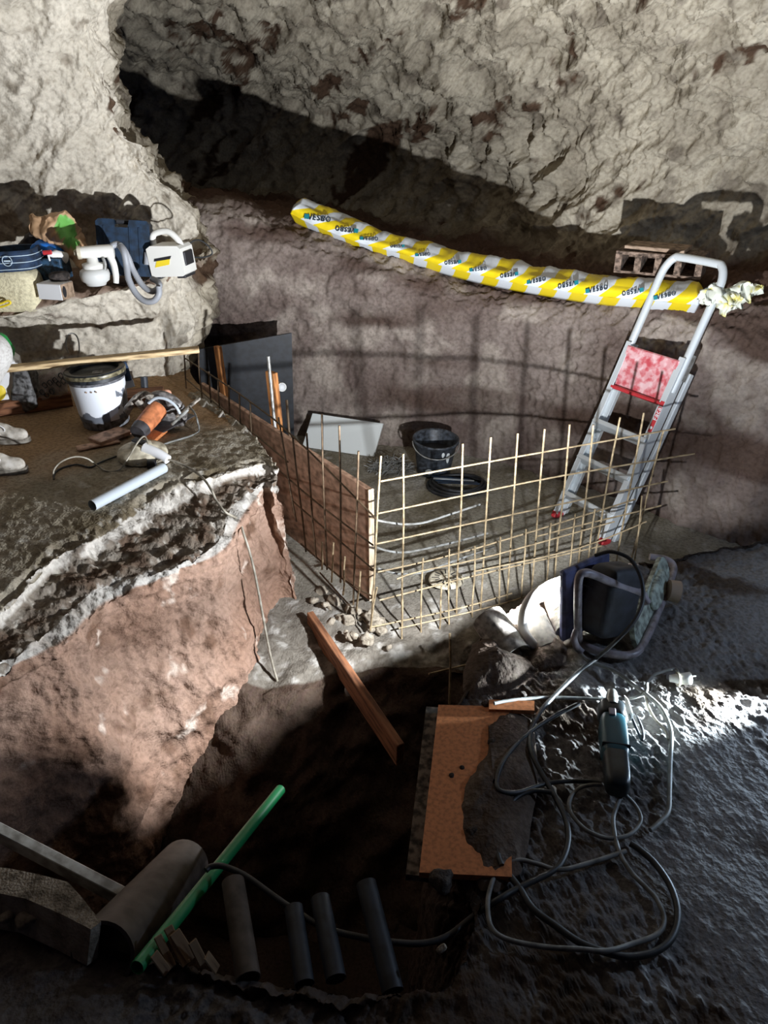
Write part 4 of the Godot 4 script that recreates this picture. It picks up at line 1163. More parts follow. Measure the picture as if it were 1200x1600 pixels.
# ---------------------------------------------------------------- things on the slab
func build_slab_things() -> void:
	var bb := on(161, 673, 0.0) + Vector3(-0.01, 0, -0.1)
	var t := thing("paint_tub", "big white paint tub with torn label and black lid on the slab", "paint tub", bb)
	var bx := Transform3D(rot(0, 0, 3), bb)
	put("tub_body", lathe(st(), bx, [Vector2(0.0, 0.003), Vector2(0.112, 0.003), Vector2(0.118, 0.01), Vector2(0.141, 0.265), Vector2(0.146, 0.268), Vector2(0.147, 0.3), Vector2(0.14, 0.302), Vector2(0.137, 0.27)], 48), M.tub_grey, t)
	var lab := PackedVector3Array()
	var lc := PackedColorArray()
	for j in 50:
		var h := lerpf(0.05, 0.245, j / 49.0)
		for i in 140:
			var an := lerpf(-0.35, PI + 0.5, i / 139.0)
			var r := lerpf(0.1185, 0.1395, (h - 0.01) / 0.255) + 0.0015
			lab.append(bx * Vector3(cos(an) * r, h, sin(an) * r))
			var k := n_fbm.get_noise_2d(an * 90.0, h * 600.0)
			var torn := (an < 0.62 and h < 0.11 + 0.3 * k + 0.12 * (0.62 - an)) or (an < 0.38 and h < 0.17 + 0.2 * k) or (h < 0.09 + 0.05 * k and an > 1.0)
			lc.append(lin(104, 108, 116) if torn else lin(226, 230, 236))
	put("label", grid(140, 50, lab, false, bb + Vector3(0, 0.1, 3), lc), M.paint, t)
	for i in 3: put("label_dot", lathe(st(), bx * Transform3D(rot(90, 0, 0), Vector3(-0.012 + i * 0.025, 0.222, 0.1385)), [Vector2(0.0, 0.002), Vector2(0.005, 0.002)], 10), M.tile, t)
	put("lid", lathe(st(), bx, [Vector2(0.0, 0.287), Vector2(0.118, 0.287), Vector2(0.122, 0.303), Vector2(0.146, 0.306), Vector2(0.152, 0.298), Vector2(0.151, 0.262), Vector2(0.142, 0.258)], 48, true), M.tub_dark, t)
	put("tape_rim", lathe(st(), bx, [Vector2(0.1525, 0.3), Vector2(0.154, 0.297), Vector2(0.153, 0.282), Vector2(0.152, 0.28)], 48), M.tape, t)
	put("lid_ticket", box(st(), bx * Transform3D(rot(0, 15, 0), Vector3(0.02, 0.2885, 0.02)), Vector3(0.05, 0.002, 0.05), 0.0005), M.tub_grey, t)
	# pale plank
	tag(put("pale_plank", beam(st(), at(-140, 591, 3.66), at(311, 546, 4.03), 0.026, 0.06), M.pine), "long pale pine plank lying across the black lid of the tub", "plank")
	# things behind the tub
	t = thing("white_canister", "white canister with a green top behind the pale plank", "canister", wp(24, 0.0, 4.05))
	var k := wp(22, 0.0, 4.05)
	put("canister_body", box(st(), Transform3D(rot(0, 20, 0), k + Vector3.UP * 0.15), Vector3(0.17, 0.3, 0.14), 0.02), M.white, t)
	put("green_top", lathe(st(), Transform3D(Basis.IDENTITY, k + Vector3.UP * 0.3), [Vector2(0.065, 0.0), Vector2(0.075, 0.03), Vector2(0.05, 0.1), Vector2(0.03, 0.12), Vector2(0.0, 0.12)], 20), M.leaf_green, t)
	put("yellow_patch", blob(k + Vector3(-0.02, 0.12, 0.085), Vector3(0.035, 0.045, 0.01), rot(0, 20, -25), 1.0, 0.0, 20, 12), M.yellow, t)
	tag(put("grey_bag", pillow(ats([[24, 575], [36, 568], [50, 572], [58, 590]], 4.02), ats([[22, 640], [36, 644], [50, 640], [60, 632]], 4.0), 0.05, 0.02, 30, null, 12.0), M.grey_bag), "dull grey bag slumped between white canister and clear bag", "bag")
	t = thing("clear_bag", "clear plastic bag of dark rings behind the paint tub", "bag", wp(80, 0.0, 4.08))
	put("film", pillow(ats([[50, 590], [66, 578], [84, 572], [106, 568]], 4.1), ats([[52, 622], [68, 624], [86, 620], [108, 612]], 4.04), 0.06, 0.02, 40, null, 14.0), M.clear, t)
	put("contents", pillow(ats([[58, 594], [72, 584], [88, 580], [106, 576]], 4.12), ats([[58, 620], [72, 620], [88, 616], [106, 610]], 4.08), 0.045, 0.025, 40, func(_u, _v, p): return mixc(lin(120, 92, 88), lin(58, 48, 48), 0.5 + n_fbm.get_noise_3dv(p * 1500.0)), 18.0), M.paint, t)
	for q in [[70, 602], [78, 598], [86, 594], [95, 587], [66, 613], [73, 617], [92, 600], [99, 596], [81, 612]]:
		var rc := at(q[0], q[1], 3.995)
		var lp := PackedVector3Array()
		for i in 15: lp.append(rc + Vector3(cos(TAU * i / 14.0) * 0.012, sin(TAU * i / 14.0) * 0.014, 0.004 * sin(i * 1.3)))
		put("ring", tube(st(), lp, 0.003, 5), M.dark, t)
	# timbers along the rock
	tag(put("timber", beam(st(), wp(-60, 0.04, 3.86), wp(112, 0.04, 4.1), 0.075, 0.05), M.old_wood), "reddish timber lying on the slab left of the paint tub", "timber")
	tag(put("timber", beam(st(), wp(180, 0.03, 4.12), wp(256, 0.035, 4.18), 0.055, 0.16), M.old_wood), "short brown timber with pale end behind the circular saw", "timber")
	tag(put("timber_end", beam(st(), wp(231, 0.035, 4.08), wp(256, 0.038, 4.09), 0.05, 0.012), M.pine), "pale sawn offcut behind the circular saw", "offcut")
	t = thing("trowel", "dark blue handled tool standing behind the paint tub", "hand tool", at(200, 600, 3.98))
	put("handle", tube(st(), smoothed(ats([[193, 566], [196, 574], [199, 586], [201, 594]], 3.98), 4), 0.013, 10, 0.018), M.navy, t)
	put("blade", beam(st(), at(199, 594, 3.98), at(203, 606, 3.97), 0.003, 0.06, Vector3(0, 0.3, 1)), M.white, t)
	# wire loop on the rock
	tag(put("wire_loop", tube(st(), smoothed(ats([[107, 552, -0.1], [103, 540, -0.12], [104, 528, -0.1], [110, 521, -0.08], [118, 523, -0.08], [123, 534, -0.08], [124, 552, -0.1]], 4.3), 5), 0.004, 6), M.metal), "thin wire loop sticking up above the pale plank", "wire")
	# tile offcuts
	for q in [[on(147, 690, 0.02), on(196, 672, 0.02), 0.11, "thin wooden offcut lying at the foot of the paint tub", 0.02], [on(120, 701, 0.008), on(186, 688, 0.008), 0.06, "dark thin batten lying on the slab before the tub", 0.01], [on(226, 694, 0.012), on(252, 672, 0.014), 0.07, "orange wooden offcut under the circular saw", 0.018]]:
		tag(put("wood_offcut", beam(st(), q[0], q[1], q[4], q[2]), M.orange_board if q[2] == 0.07 else M.plywood), q[3], "offcut", "wood offcuts on the slab")
	build_saw()
	# rotary sander
	var sc := on(224, 716, 0.0)
	t = thing("disc_sander", "white disc sander lying on the slab in front of the circular saw", "sander", sc)
	var sx := Transform3D(rot(3, -18, -3), sc)
	put("disc", lathe(st(), sx, [Vector2(0.0, 0.004), Vector2(0.105, 0.004), Vector2(0.11, 0.012), Vector2(0.106, 0.022), Vector2(0.0, 0.022)], 36), M.dark, t)
	put("dust_hood", lathe(st(), sx, [Vector2(0.114, 0.016), Vector2(0.118, 0.026), Vector2(0.112, 0.044), Vector2(0.09, 0.056), Vector2(0.052, 0.062), Vector2(0.047, 0.08), Vector2(0.0, 0.082)], 40), M.cream, t)
	put("motor_grip", tube(st(), smoothed(PackedVector3Array([sx * Vector3(0.03, 0.07, 0.02), sx * Vector3(0.09, 0.06, 0.025), sx * Vector3(0.13, 0.05, 0.03), sx * Vector3(0.16, 0.04, 0.035)]), 4), 0.026, 14, 0.022), M.white, t)
	put("vent", box(st(), sx * Transform3D(rot(0, 0, -10), Vector3(-0.01, 0.09, 0.0)), Vector3(0.06, 0.008, 0.04), 0.002), M.dark, t)
	put("spout", pipe(st(), sx * Vector3(0.12, 0.03, 0.075), sx * Vector3(0.085, 0.03, 0.09), 0.02, 0.003, 16), M.dark, t)
	put("guard_edge", beam(st(), sx * Vector3(-0.09, 0.024, 0.06), sx * Vector3(0.05, 0.03, 0.11), 0.012, 0.006), M.metal, t)
	# grey pipe
	t = thing("grey_pipe", "short light grey plastic pipe lying near the edge of the slab", "pipe", on(200, 760, 0.0))
	put("pipe_body", pipe(st(), on(144, 790, 0.026), on(256, 731, 0.026), 0.024, 0.003), M.grey_plastic, t)
	# cables on the slab
	cable("sander_lead", "grey lead running from the disc sander over the slab edge into hole", PackedVector3Array([on(246, 722, 0.03), on(262, 718, 0.03), on(290, 728, 0.015), on(315, 745, 0.012), on(330, 765, 0.005), on(338, 782, -0.03), on(352, 800, -0.045), at(372, 812, 2.95), at(381, 835, 2.86), at(392, 870, 2.82), at(402, 915, 2.76), at(413, 975, 2.72), at(424, 1030, 2.68), at(440, 1085, 2.64), at(462, 1140, 2.58), at(490, 1195, 2.5), at(540, 1250, 2.4)]), 0.0055, M.cable_pale, 6)
	cable("thin_wire", "black wire bent in a zigzag on the slab beside the shoes", ons([[84, 748], [86, 738], [100, 730], [118, 726], [127, 727], [142, 730], [158, 722], [185, 712, 0.006], [215, 702, 0.01]], 0.005), 0.0045, M.cable_black, 4)
	cable("thin_wire", "pale wire arching over the slab left of the disc sander", PackedVector3Array([on(84, 748, 0.005), on(84, 735, 0.04), on(95, 722, 0.07), on(115, 714, 0.08), on(135, 716, 0.06), on(150, 726, 0.02), on(166, 736, 0.005), on(186, 734, 0.006), on(200, 716, 0.05), on(216, 690, 0.12), on(226, 682, 0.13), on(232, 694, 0.1)]), 0.004, M.cable_pale, 5)
func build_saw() -> void:
	var t := thing("circular_saw", "orange and grey circular saw lying on the slab beside the tub", "circular saw", on(245, 680, 0.0))
	var a := at(246, 640, 3.72); var b := at(222, 668, 3.58)
	var ax := (b - a).normalized()
	var up := Vector3.UP
	var sx := ax.cross(up).normalized()
	put("motor", tube(st(), smoothed(PackedVector3Array([a, a.lerp(b, 0.5), b]), 3), 0.052, 18, 0.045), M.orange, t)
	put("motor_cap", tube(st(), PackedVector3Array([b, b + ax * 0.03, b + ax * 0.045]), 0.047, 18, 0.04), M.tool_dark, t)
	var g0 := at(256, 646, 3.78)
	var q := Basis(Quaternion(Vector3.UP, ax))
	put("blade_guard", lathe(st(), Transform3D(q, g0 - ax * 0.03), [Vector2(0.0, -0.022), Vector2(0.1, -0.022), Vector2(0.116, -0.012), Vector2(0.118, 0.014), Vector2(0.105, 0.024), Vector2(0.06, 0.03), Vector2(0.05, 0.045), Vector2(0.0, 0.05)], 40), M.tool_grey, t)
	put("guard_rib", tube(st(), smoothed(ats([[232, 630], [244, 622], [260, 624], [274, 634], [282, 648]], 3.66), 5), 0.008, 8), M.grey_plastic, t)
	put("rear_handle", tube(st(), smoothed(ats([[238, 622], [226, 616], [214, 622], [205, 632], [199, 640], [204, 644]], 3.74), 5), 0.019, 12), M.tool_pale, t)
	put("handle_brace", tube(st(), smoothed(ats([[214, 626], [224, 636], [232, 642]], 3.72), 4), 0.02, 10), M.tool_pale, t)
	put("dust_port", pipe(st(), at(226, 606, 3.84), at(225, 589, 3.86), 0.018, 0.003, 18), M.dark_pipe, t)
	put("front_knob", blob(at(261, 615, 3.86), Vector3(0.024, 0.022, 0.022), Basis.IDENTITY, 1.0, 0.0, 18, 12), M.knob_pink, t)
	put("base_plate", beam(st(), on(240, 672, 0.02), on(292, 645, 0.045), 0.006, 0.14), M.tool_dark, t)
	put("guide_bar", beam(st(), at(276, 652, 3.68), at(312, 622, 3.86), 0.012, 0.02), M.tool_pale, t)
	put("locking_arm", beam(st(), at(268, 664, 3.6), at(294, 640, 3.68), 0.014, 0.012), M.metal, t)
	cable("saw_lead", "short grey lead curving from the circular saw onto the slab", PackedVector3Array([at(296, 636, 3.72), at(304, 645, 3.66), at(309, 660, 3.6), on(310, 674, 0.006), on(295, 682, 0.006), on(268, 690, 0.006), on(240, 700, 0.006)]), 0.005, M.cable_grey)

# ---------------------------------------------------------------- the ground in front
func build_ground_things() -> void:
	# floodlight
	var lc := Vector3(0.63, 0.0, -2.0)
	var t := thing("floodlight", "portable floodlight on a tube stand, its dark back towards the camera", "floodlight", lc)
	var pa := at(888, 888, 1.99); var pb := at(957, 857, 2.12); var pc := on(878, 1002, 0.01)
	var wx := (pb - pa); wx.y = 0
	var hv := pa - pc
	var pw := pa.distance_to(pb)
	wx = (pb - pa).normalized()
	var pn := wx.cross(hv).normalized()
	if pn.z > 0: pn = -pn                                   # the lit face looks into the pit
	var hy := pn.cross(wx).normalized()
	if hy.y < 0: hy = -hy
	var pbas := Basis(wx, hy, wx.cross(hy))
	var mid := (pb + pc) * 0.5 + (pa - pc - hy * hy.dot(pa - pc)) * 0.0
	var ph := hv.length()
	mid = pc + hy * ph * 0.5 + wx * pw * 0.5
	put("front_panel", box(st(), Transform3D(pbas, mid), Vector3(pw + 0.01, ph, 0.024), 0.008), M.lamp_body, t)
	put("lens", box(st(), Transform3D(pbas, mid + pn * 0.0145), Vector3(pw * 0.72, ph * 0.55, 0.004), 0.002), M.glow, t)
	# dark housing behind the panel
	var hx := Transform3D(pbas, mid - pn * 0.075 + wx * 0.035)
	put("housing", blob(hx.origin, Vector3(0.085, ph * 0.47, 0.055), pbas * rot(0, 0, -14), 0.4, 0.0, 36, 24), M.lamp_dark, t)
	for k in 7: put("cooling_fin", box(st(), Transform3D(pbas, mid - pn * 0.035 + hy * (ph * (-0.36 + 0.12 * k)) + wx * 0.02), Vector3(0.12, 0.006, 0.05), 0.001), M.lamp_dark, t)
	var tubes := [on(905, 1003, 0.012), on(925, 1014, 0.012), on(955, 1022, 0.012), on(985, 1023, 0.012), on(1004, 1008, 0.012), on(1030, 952, 0.014), on(1050, 900, 0.016), on(1052, 884, 0.02), on(1040, 874, 0.03), on(1015, 870, 0.035)]
	put("stand_tube", tube(st(), smoothed(PackedVector3Array(tubes), 5), 0.0125, 12), M.lamp_tube, t)
	put("stand_tube", tube(st(), smoothed(PackedVector3Array([on(905, 1003, 0.012), at(903, 985, 1.89), at(903, 930, 1.87), at(905, 902, 1.87), at(914, 895, 1.875), at(930, 899, 1.89), at(965, 914, 1.94), at(1002, 926, 2.0)]), 5), 0.0125, 12), M.lamp_tube, t)
	# pale backing plate and knob
	var ga := on(990, 1003, 0.03); var gb := on(1040, 882, 0.06)
	var gx := frame(ga, gb, Vector3(-0.6, 1, 0.2))
	var gl := ga.distance_to(gb) * 0.5
	var poly := PackedVector2Array()
	for i in 24:
		var an := TAU * i / 24.0
		poly.append(Vector2(cos(an) * 0.055 + signf(cos(an)) * (gl - 0.055), sin(an) * 0.055))
	put("side_plate", prism(st(), gx, poly, 0.016), M.lamp_green, t)
	put("plate_boss", blob(gx * Vector3(0.06, 0.005, 0.012), Vector3(0.1, 0.04, 0.016), gx.basis, 0.7, 0.0, 28, 16), M.lamp_green, t)
	put("wing_nut", beam(st(), at(1000, 922, 2.0), at(1012, 944, 1.98), 0.022, 0.02), M.lamp_tube, t)
	var ka := on(1044, 922, 0.05); var kb := on(1060, 925, 0.045)
	put("knob", tube(st(), PackedVector3Array([ka, ka.lerp(kb, 0.85), kb]), 0.036, 20, 0.038), M.knob_clay, t)
	put("lead_loop", tube(st(), smoothed(PackedVector3Array([at(930, 868, 2.0), at(955, 862, 1.98), at(985, 874, 1.95), at(1002, 905, 1.9), at(1004, 940, 1.85), at(990, 972, 1.8), at(960, 1004, 1.77), on(930, 1030, 0.02)]), 5), 0.006, 8), M.cable_black, t)
	put("lead_gland", tube(st(), smoothed(PackedVector3Array([at(900, 985, 1.86), at(897, 998, 1.85), on(902, 1012, 0.03), on(910, 1020, 0.015)]), 4), 0.009, 10, 0.012), M.lamp_tube, t)
	# panel lamp beside the frame
	t = thing("panel_lamp", "flat lamp lying on the ground at the right, shining along the floor", "lamp", Vector3(1.4, 0, -1.71))
	put("casing", box(st(), Transform3D(rot(6, 0, 0), Vector3(1.335, 0.055, -1.728)), Vector3(0.42, 0.1, 0.06), 0.01), M.lamp_dark, t)
	put("screen", box(st(), Transform3D(rot(6, 0, 0), Vector3(1.36, 0.052, -1.693)), Vector3(0.3, 0.05, 0.004), 0.001), M.glow, t)
	t = thing("added_fill_bulb", "small added fill bulb hanging unseen beyond the right edge", "lamp", Vector3(2.1, 1.0, -1.5))
	put("added_glass_bulb", blob(Vector3(2.1, 1.0, -1.5), Vector3(0.035, 0.045, 0.035), Basis.IDENTITY, 1.0, 0.0, 20, 14), M.glow, t)  # invented bulb that gives the added fill light a body
	put("socket", tube(st(), PackedVector3Array([Vector3(2.1, 1.04, -1.5), Vector3(2.1, 1.1, -1.5)]), 0.02, 12), M.dark, t)
	put("cord", tube(st(), PackedVector3Array([Vector3(2.1, 1.1, -1.5), Vector3(2.1, 3.1, -1.5)]), 0.004, 6), M.cable_black, t)
	# hose and muddy pipes
	tag(put("white_hose", tube(st(), smoothed(PackedVector3Array([at(905, 893, 2.14), at(880, 906, 2.1), at(855, 915, 2.06), at(832, 931, 2.03), at(819, 955, 2.0), at(817, 980, 1.97), at(826, 999, 1.93), on(842, 1012, -0.01), on(856, 1016, -0.03)]), 6), 0.0155, 12), M.white_plastic), "curved white hose bending from behind the floodlight into the mud", "hose")
	var nm := ["leftmost of three muddy white pipes left of the floodlight", "middle of three muddy white pipes, inside the white hose's bend", "muddy white pipe nearest the floodlight panel"]
	var ends := [[on(762, 966, 0.03), on(806, 1026, -0.02), 0.055], [on(832, 962, 0.02), on(858, 1018, -0.01), 0.042], [on(866, 940, 0.02), on(884, 988, 0.0), 0.034]]
	for k in 3: tag(put("white_pipe", pipe(st(), ends[k][0], ends[k][1], ends[k][2], 0.004), M.muddy), nm[k], "pipe", "muddy white pipes")
	# mud
	var cm := func(p: Vector3, _u: float, _v: float) -> Color: return mixc(lin(78, 66, 58), lin(112, 100, 90), n_fbm.get_noise_3dv(p * 500.0) + 0.5)
	var heaps := [
		["heap of dark mud in front of the leftmost white pipe", [[738, 1000], [760, 985], [785, 1008], [812, 1022], [835, 1030], [838, 1056], [800, 1080], [750, 1085], [722, 1075], [728, 1030]], 0.045],
		["strip of mud between the white hose and the floodlight stand", [[820, 990], [850, 978], [868, 985], [885, 1000], [893, 1022], [870, 1050], [836, 1040], [826, 1012]], 0.035],
		["loose mud spread over the right side of the orange board", [[762, 1112], [800, 1098], [835, 1120], [840, 1220], [825, 1320], [800, 1372], [760, 1375], [735, 1348], [712, 1318], [708, 1270], [722, 1215], [742, 1190], [760, 1160]], 0.028]]
	for h in heaps:
		var m := put("mud_heap", mound(ons(h[1], 0.022 if h[2] < 0.03 else 0.0), h[2], 0.016, cm), M.mud)
		tag(m, h[0], "mud", "mud heaps")
	var clods := [[776, 1162, 0.022, "largest dark clod lying by the upper mud edge on the orange board"], [740, 1300, 0.018, "dark clod at the lower left edge of the mud on orange board"], [760, 1246, 0.013, "small dark clod in the middle of the mud patch"], [705, 1212, 0.009, "tiny crumb of mud on the bare orange board, left one of two"], [722, 1200, 0.007, "tiniest crumb of mud on the bare orange board, beside the mud"], [690, 1375, 0.03, "big lump of earth just below the orange board's lower edge"], [818, 1085, 0.012, "small clod above the orange strip near the thin cable"], [760, 1100, 0.014, "small clod at the left end of the orange strip"]]
	for q in clods:
		var p := on(q[0], q[1], 0.02)
		tag(put("mud_clod", blob(p, Vector3(q[2], q[2] * 0.75, q[2]), rot(20, q[0], 0), 0.9, q[2] * 0.5, 14, 10, 40), M.clod), q[3], "clod", "mud clods")
	# boards
	var s := st()
	var bt := 0.018
	var slab := func(pl: Array, y: float, th: float) -> SurfaceTool:
		var ss2 := st()
		ss2.set_smooth_group(4294967295)
		var v := ons(pl, y)
		var dn := Vector3.DOWN * th
		quad(ss2, v[0], v[1], v[2], v[3]); quad(ss2, v[3] + dn, v[2] + dn, v[1] + dn, v[0] + dn)
		for i in 4: quad(ss2, v[(i + 1) % 4], v[i], v[i] + dn, v[(i + 1) % 4] + dn)
		return ss2
	tag(put("orange_board", slab.call([[685, 1101], [795, 1104], [800, 1370], [655, 1363]], 0.02, bt), M.orange_board), "muddy orange board lying flat at the edge of the dark hole", "board")
	tag(put("grey_board", slab.call([[666, 1104], [700, 1106], [690, 1372], [634, 1366]], -0.005, 0.02), M.grey_board), "grey weathered board sticking out under the orange board's left edge", "board")
	tag(put("orange_offcut", slab.call([[764, 1093], [835, 1095], [835, 1110], [764, 1108]], 0.03, 0.014), M.orange_board), "small orange strip lying above the orange board's top corner", "offcut")
	# plank over the hole
	t = thing("diagonal_plank", "long wooden plank lying on edge slantwise over the dark hole", "plank", on(555, 1060, -0.62))
	var da := at(484, 955, 2.98); var db := at(626, 1163, 2.16)
	put("plank_face", beam(st(), da + Vector3.DOWN * 0.055, db + Vector3.DOWN * 0.055, 0.11, 0.032, Vector3.UP), M.old_wood, t)
	# grinder
	var gA := on(955, 1110, 0.045); var gB := on(965, 1226, 0.04)
	var gax := (gB - gA).normalized()
	t = thing("angle_grinder", "dark green angle grinder lying on the ground beside the cables", "angle grinder", (gA + gB) * 0.5 + Vector3.DOWN * 0.04)
	var gb3 := Basis(gax.cross(Vector3.UP).normalized(), Vector3.UP, -gax)
	var gm := gA.lerp(gB, 0.6)
	put("motor_body", blob(gA.lerp(gB, 0.42), Vector3(0.036, 0.034, 0.085), gb3, 0.55, 0.0, 32, 20), M.teal, t)
	put("rear_grip", blob(gA.lerp(gB, 0.8), Vector3(0.031, 0.031, 0.075), gb3, 0.5, 0.0, 32, 20), M.grinder_dark, t)
	put("gear_head", blob(gA.lerp(gB, 0.04), Vector3(0.037, 0.033, 0.034), gb3, 0.6, 0.0, 28, 18), M.grinder_dark, t)
	put("spindle", tube(st(), PackedVector3Array([gA.lerp(gB, 0.0) + Vector3(0, 0.02, 0), gA.lerp(gB, -0.12) + Vector3(0, 0.03, 0), gA.lerp(gB, -0.16) + Vector3(0, 0.03, 0)]), 0.018, 14, 0.012), M.metal, t)
	put("switch", box(st(), Transform3D(gb3, gA.lerp(gB, 0.16) + Vector3(-0.004, 0.034, 0)), Vector3(0.018, 0.006, 0.026), 0.002), M.lamp_tube, t)
	put("seam", box(st(), Transform3D(gb3, gm + Vector3.UP * 0.002), Vector3(0.07, 0.064, 0.004), 0.001), M.dark, t)
	# small shears
	t = thing("hand_shears", "small open shears with pale blade beside the green grinder", "shears", on(990, 1125, 0.0))
	put("blade", prism(st(), frame(on(977, 1090, 0.03), on(986, 1122, 0.03), Vector3(0, 0.4, 1)), PackedVector2Array([Vector2(-0.05, 0.0), Vector2(-0.02, 0.012), Vector2(0.035, 0.014), Vector2(0.05, 0.002), Vector2(0.04, -0.012), Vector2(0.0, -0.01)]), 0.003), M.white_plastic, t)
	put("handle", tube(st(), smoothed(PackedVector3Array([on(985, 1116, 0.03), on(990, 1128, 0.03), on(998, 1146, 0.02), on(1003, 1156, 0.02), on(1005, 1152, 0.02), on(1003, 1138, 0.02), on(996, 1122, 0.03), on(991, 1116, 0.03)]), 5), 0.004, 8), M.dark, t)
	put("spring", tube(st(), smoothed(PackedVector3Array([on(992, 1118, 0.03), on(1000, 1114, 0.035), on(1006, 1119, 0.03), on(1001, 1124, 0.03), on(995, 1120, 0.03)]), 4), 0.002, 6), M.metal, t)
	# plug
	t = thing("mains_plug", "pale mains plug lying on the ground below the floodlight knob", "plug", on(1066, 1060, 0.0))
	put("plug_body", tube(st(), PackedVector3Array([on(1046, 1060, 0.02), on(1056, 1060, 0.022), on(1060, 1061, 0.024), on(1078, 1060, 0.024)]), 0.01, 12, 0.019), M.white_plastic, t)
	put("collar", tube(st(), PackedVector3Array([on(1058, 1061, 0.022), on(1061, 1061, 0.022)]), 0.021, 12), M.cream, t)
	for k in [0.0, 0.012]: put("pin", bar(st(), on(1077, 1058, 0.02 + k), on(1087, 1056, 0.02 + k), 0.0025, 6), M.metal, t)
	# cables
	var cy := 0.012
	cable("power_cable", "pale cable from the floodlight past the grinder down its right side", ons([[905, 1018, 0.004], [920, 1033], [958, 1047], [985, 1066], [1003, 1080], [1010, 1085, 0.01], [1031, 1104], [1044, 1128], [1049, 1150], [1047, 1192], [1046, 1235], [1044, 1268], [1030, 1285], [1016, 1297]], cy), 0.006, M.cable_grey, 6)
	cable("power_cable", "thin pale cable dropping beside the bright strip, left of the thicker one", ons([[1009, 1084, 0.008], [1013, 1104], [1024, 1124], [1040, 1142], [1044, 1156]], cy), 0.004, M.cable_pale, 6)
	cable("power_cable", "long dark cable making the widest loop at the lower right", ons([[985, 1318], [1000, 1328], [1024, 1350], [1048, 1386], [1059, 1426], [1051, 1463], [1026, 1486], [985, 1495], [947, 1488], [905, 1472], [866, 1445], [832, 1419], [812, 1388], [796, 1368], [782, 1352]], cy), 0.0075, M.cable_black, 6)
	cable("power_cable", "grinder lead looping inside the widest cable loop", ons([[967, 1226, 0.02], [972, 1238, 0.004], [963, 1262], [958, 1284], [966, 1327], [985, 1361], [1008, 1385], [1026, 1405], [1038, 1436], [1026, 1460], [985, 1476], [947, 1486, 0.008], [905, 1483, 0.005], [855, 1480], [800, 1470], [772, 1455], [763, 1430], [764, 1396], [780, 1356], [809, 1344], [840, 1350], [874, 1359], [916, 1350], [978, 1330]], cy), 0.0055, M.cable_grey, 6)
	cable("power_cable", "straight thin cable running left from the plug over the orange strip", ons([[772, 1099, 0.03], [800, 1094, 0.02], [855, 1090], [932, 1092], [975, 1092], [1000, 1087], [1010, 1080, 0.012], [1011, 1068], [1022, 1055], [1040, 1048], [1056, 1046], [1060, 1056, 0.01]], cy), 0.005, M.cable_grey, 6)
	cable("power_cable", "thick dark cable winding from the floodlight to pipes across the hole", PackedVector3Array(Array(ons([[932, 1029, 0.01], [901, 1053], [868, 1085], [842, 1115], [828, 1146], [832, 1180, 0.01], [859, 1231], [882, 1275], [888, 1310], [880, 1342], [862, 1362], [809, 1388], [775, 1408]], cy)) + Array(ons([[742, 1430], [700, 1462], [660, 1474], [612, 1472], [567, 1465], [508, 1450], [460, 1422], [425, 1398], [383, 1368], [350, 1354], [330, 1354], [322, 1360]], -0.03))), 0.007, M.cable_black, 6)
	cable("power_cable", "dark cable bent sharply beside the orange board's mud", ons([[905, 1099, 0.006], [868, 1118], [832, 1141], [805, 1165, 0.02], [785, 1192, 0.03], [776, 1220, 0.03], [782, 1236, 0.03], [809, 1238, 0.02], [847, 1226], [880, 1221], [918, 1221], [940, 1224]], cy), 0.006, M.cable_black, 6)
	cable("power_cable", "small loop of cable just below the green grinder", ons([[940, 1226], [920, 1227], [903, 1233], [890, 1250], [892, 1270], [912, 1294], [935, 1306], [957, 1310], [982, 1305], [998, 1290], [1001, 1276], [992, 1258], [975, 1240, 0.01]], cy), 0.005, M.cable_grey, 6)
	cable("power_cable", "dark cable arc left of the small cable loop, on the muddy ground", ons([[862, 1238], [832, 1236], [805, 1248], [786, 1275], [776, 1305], [778, 1335], [784, 1352]], cy + 0.012), 0.006, M.cable_black, 6)

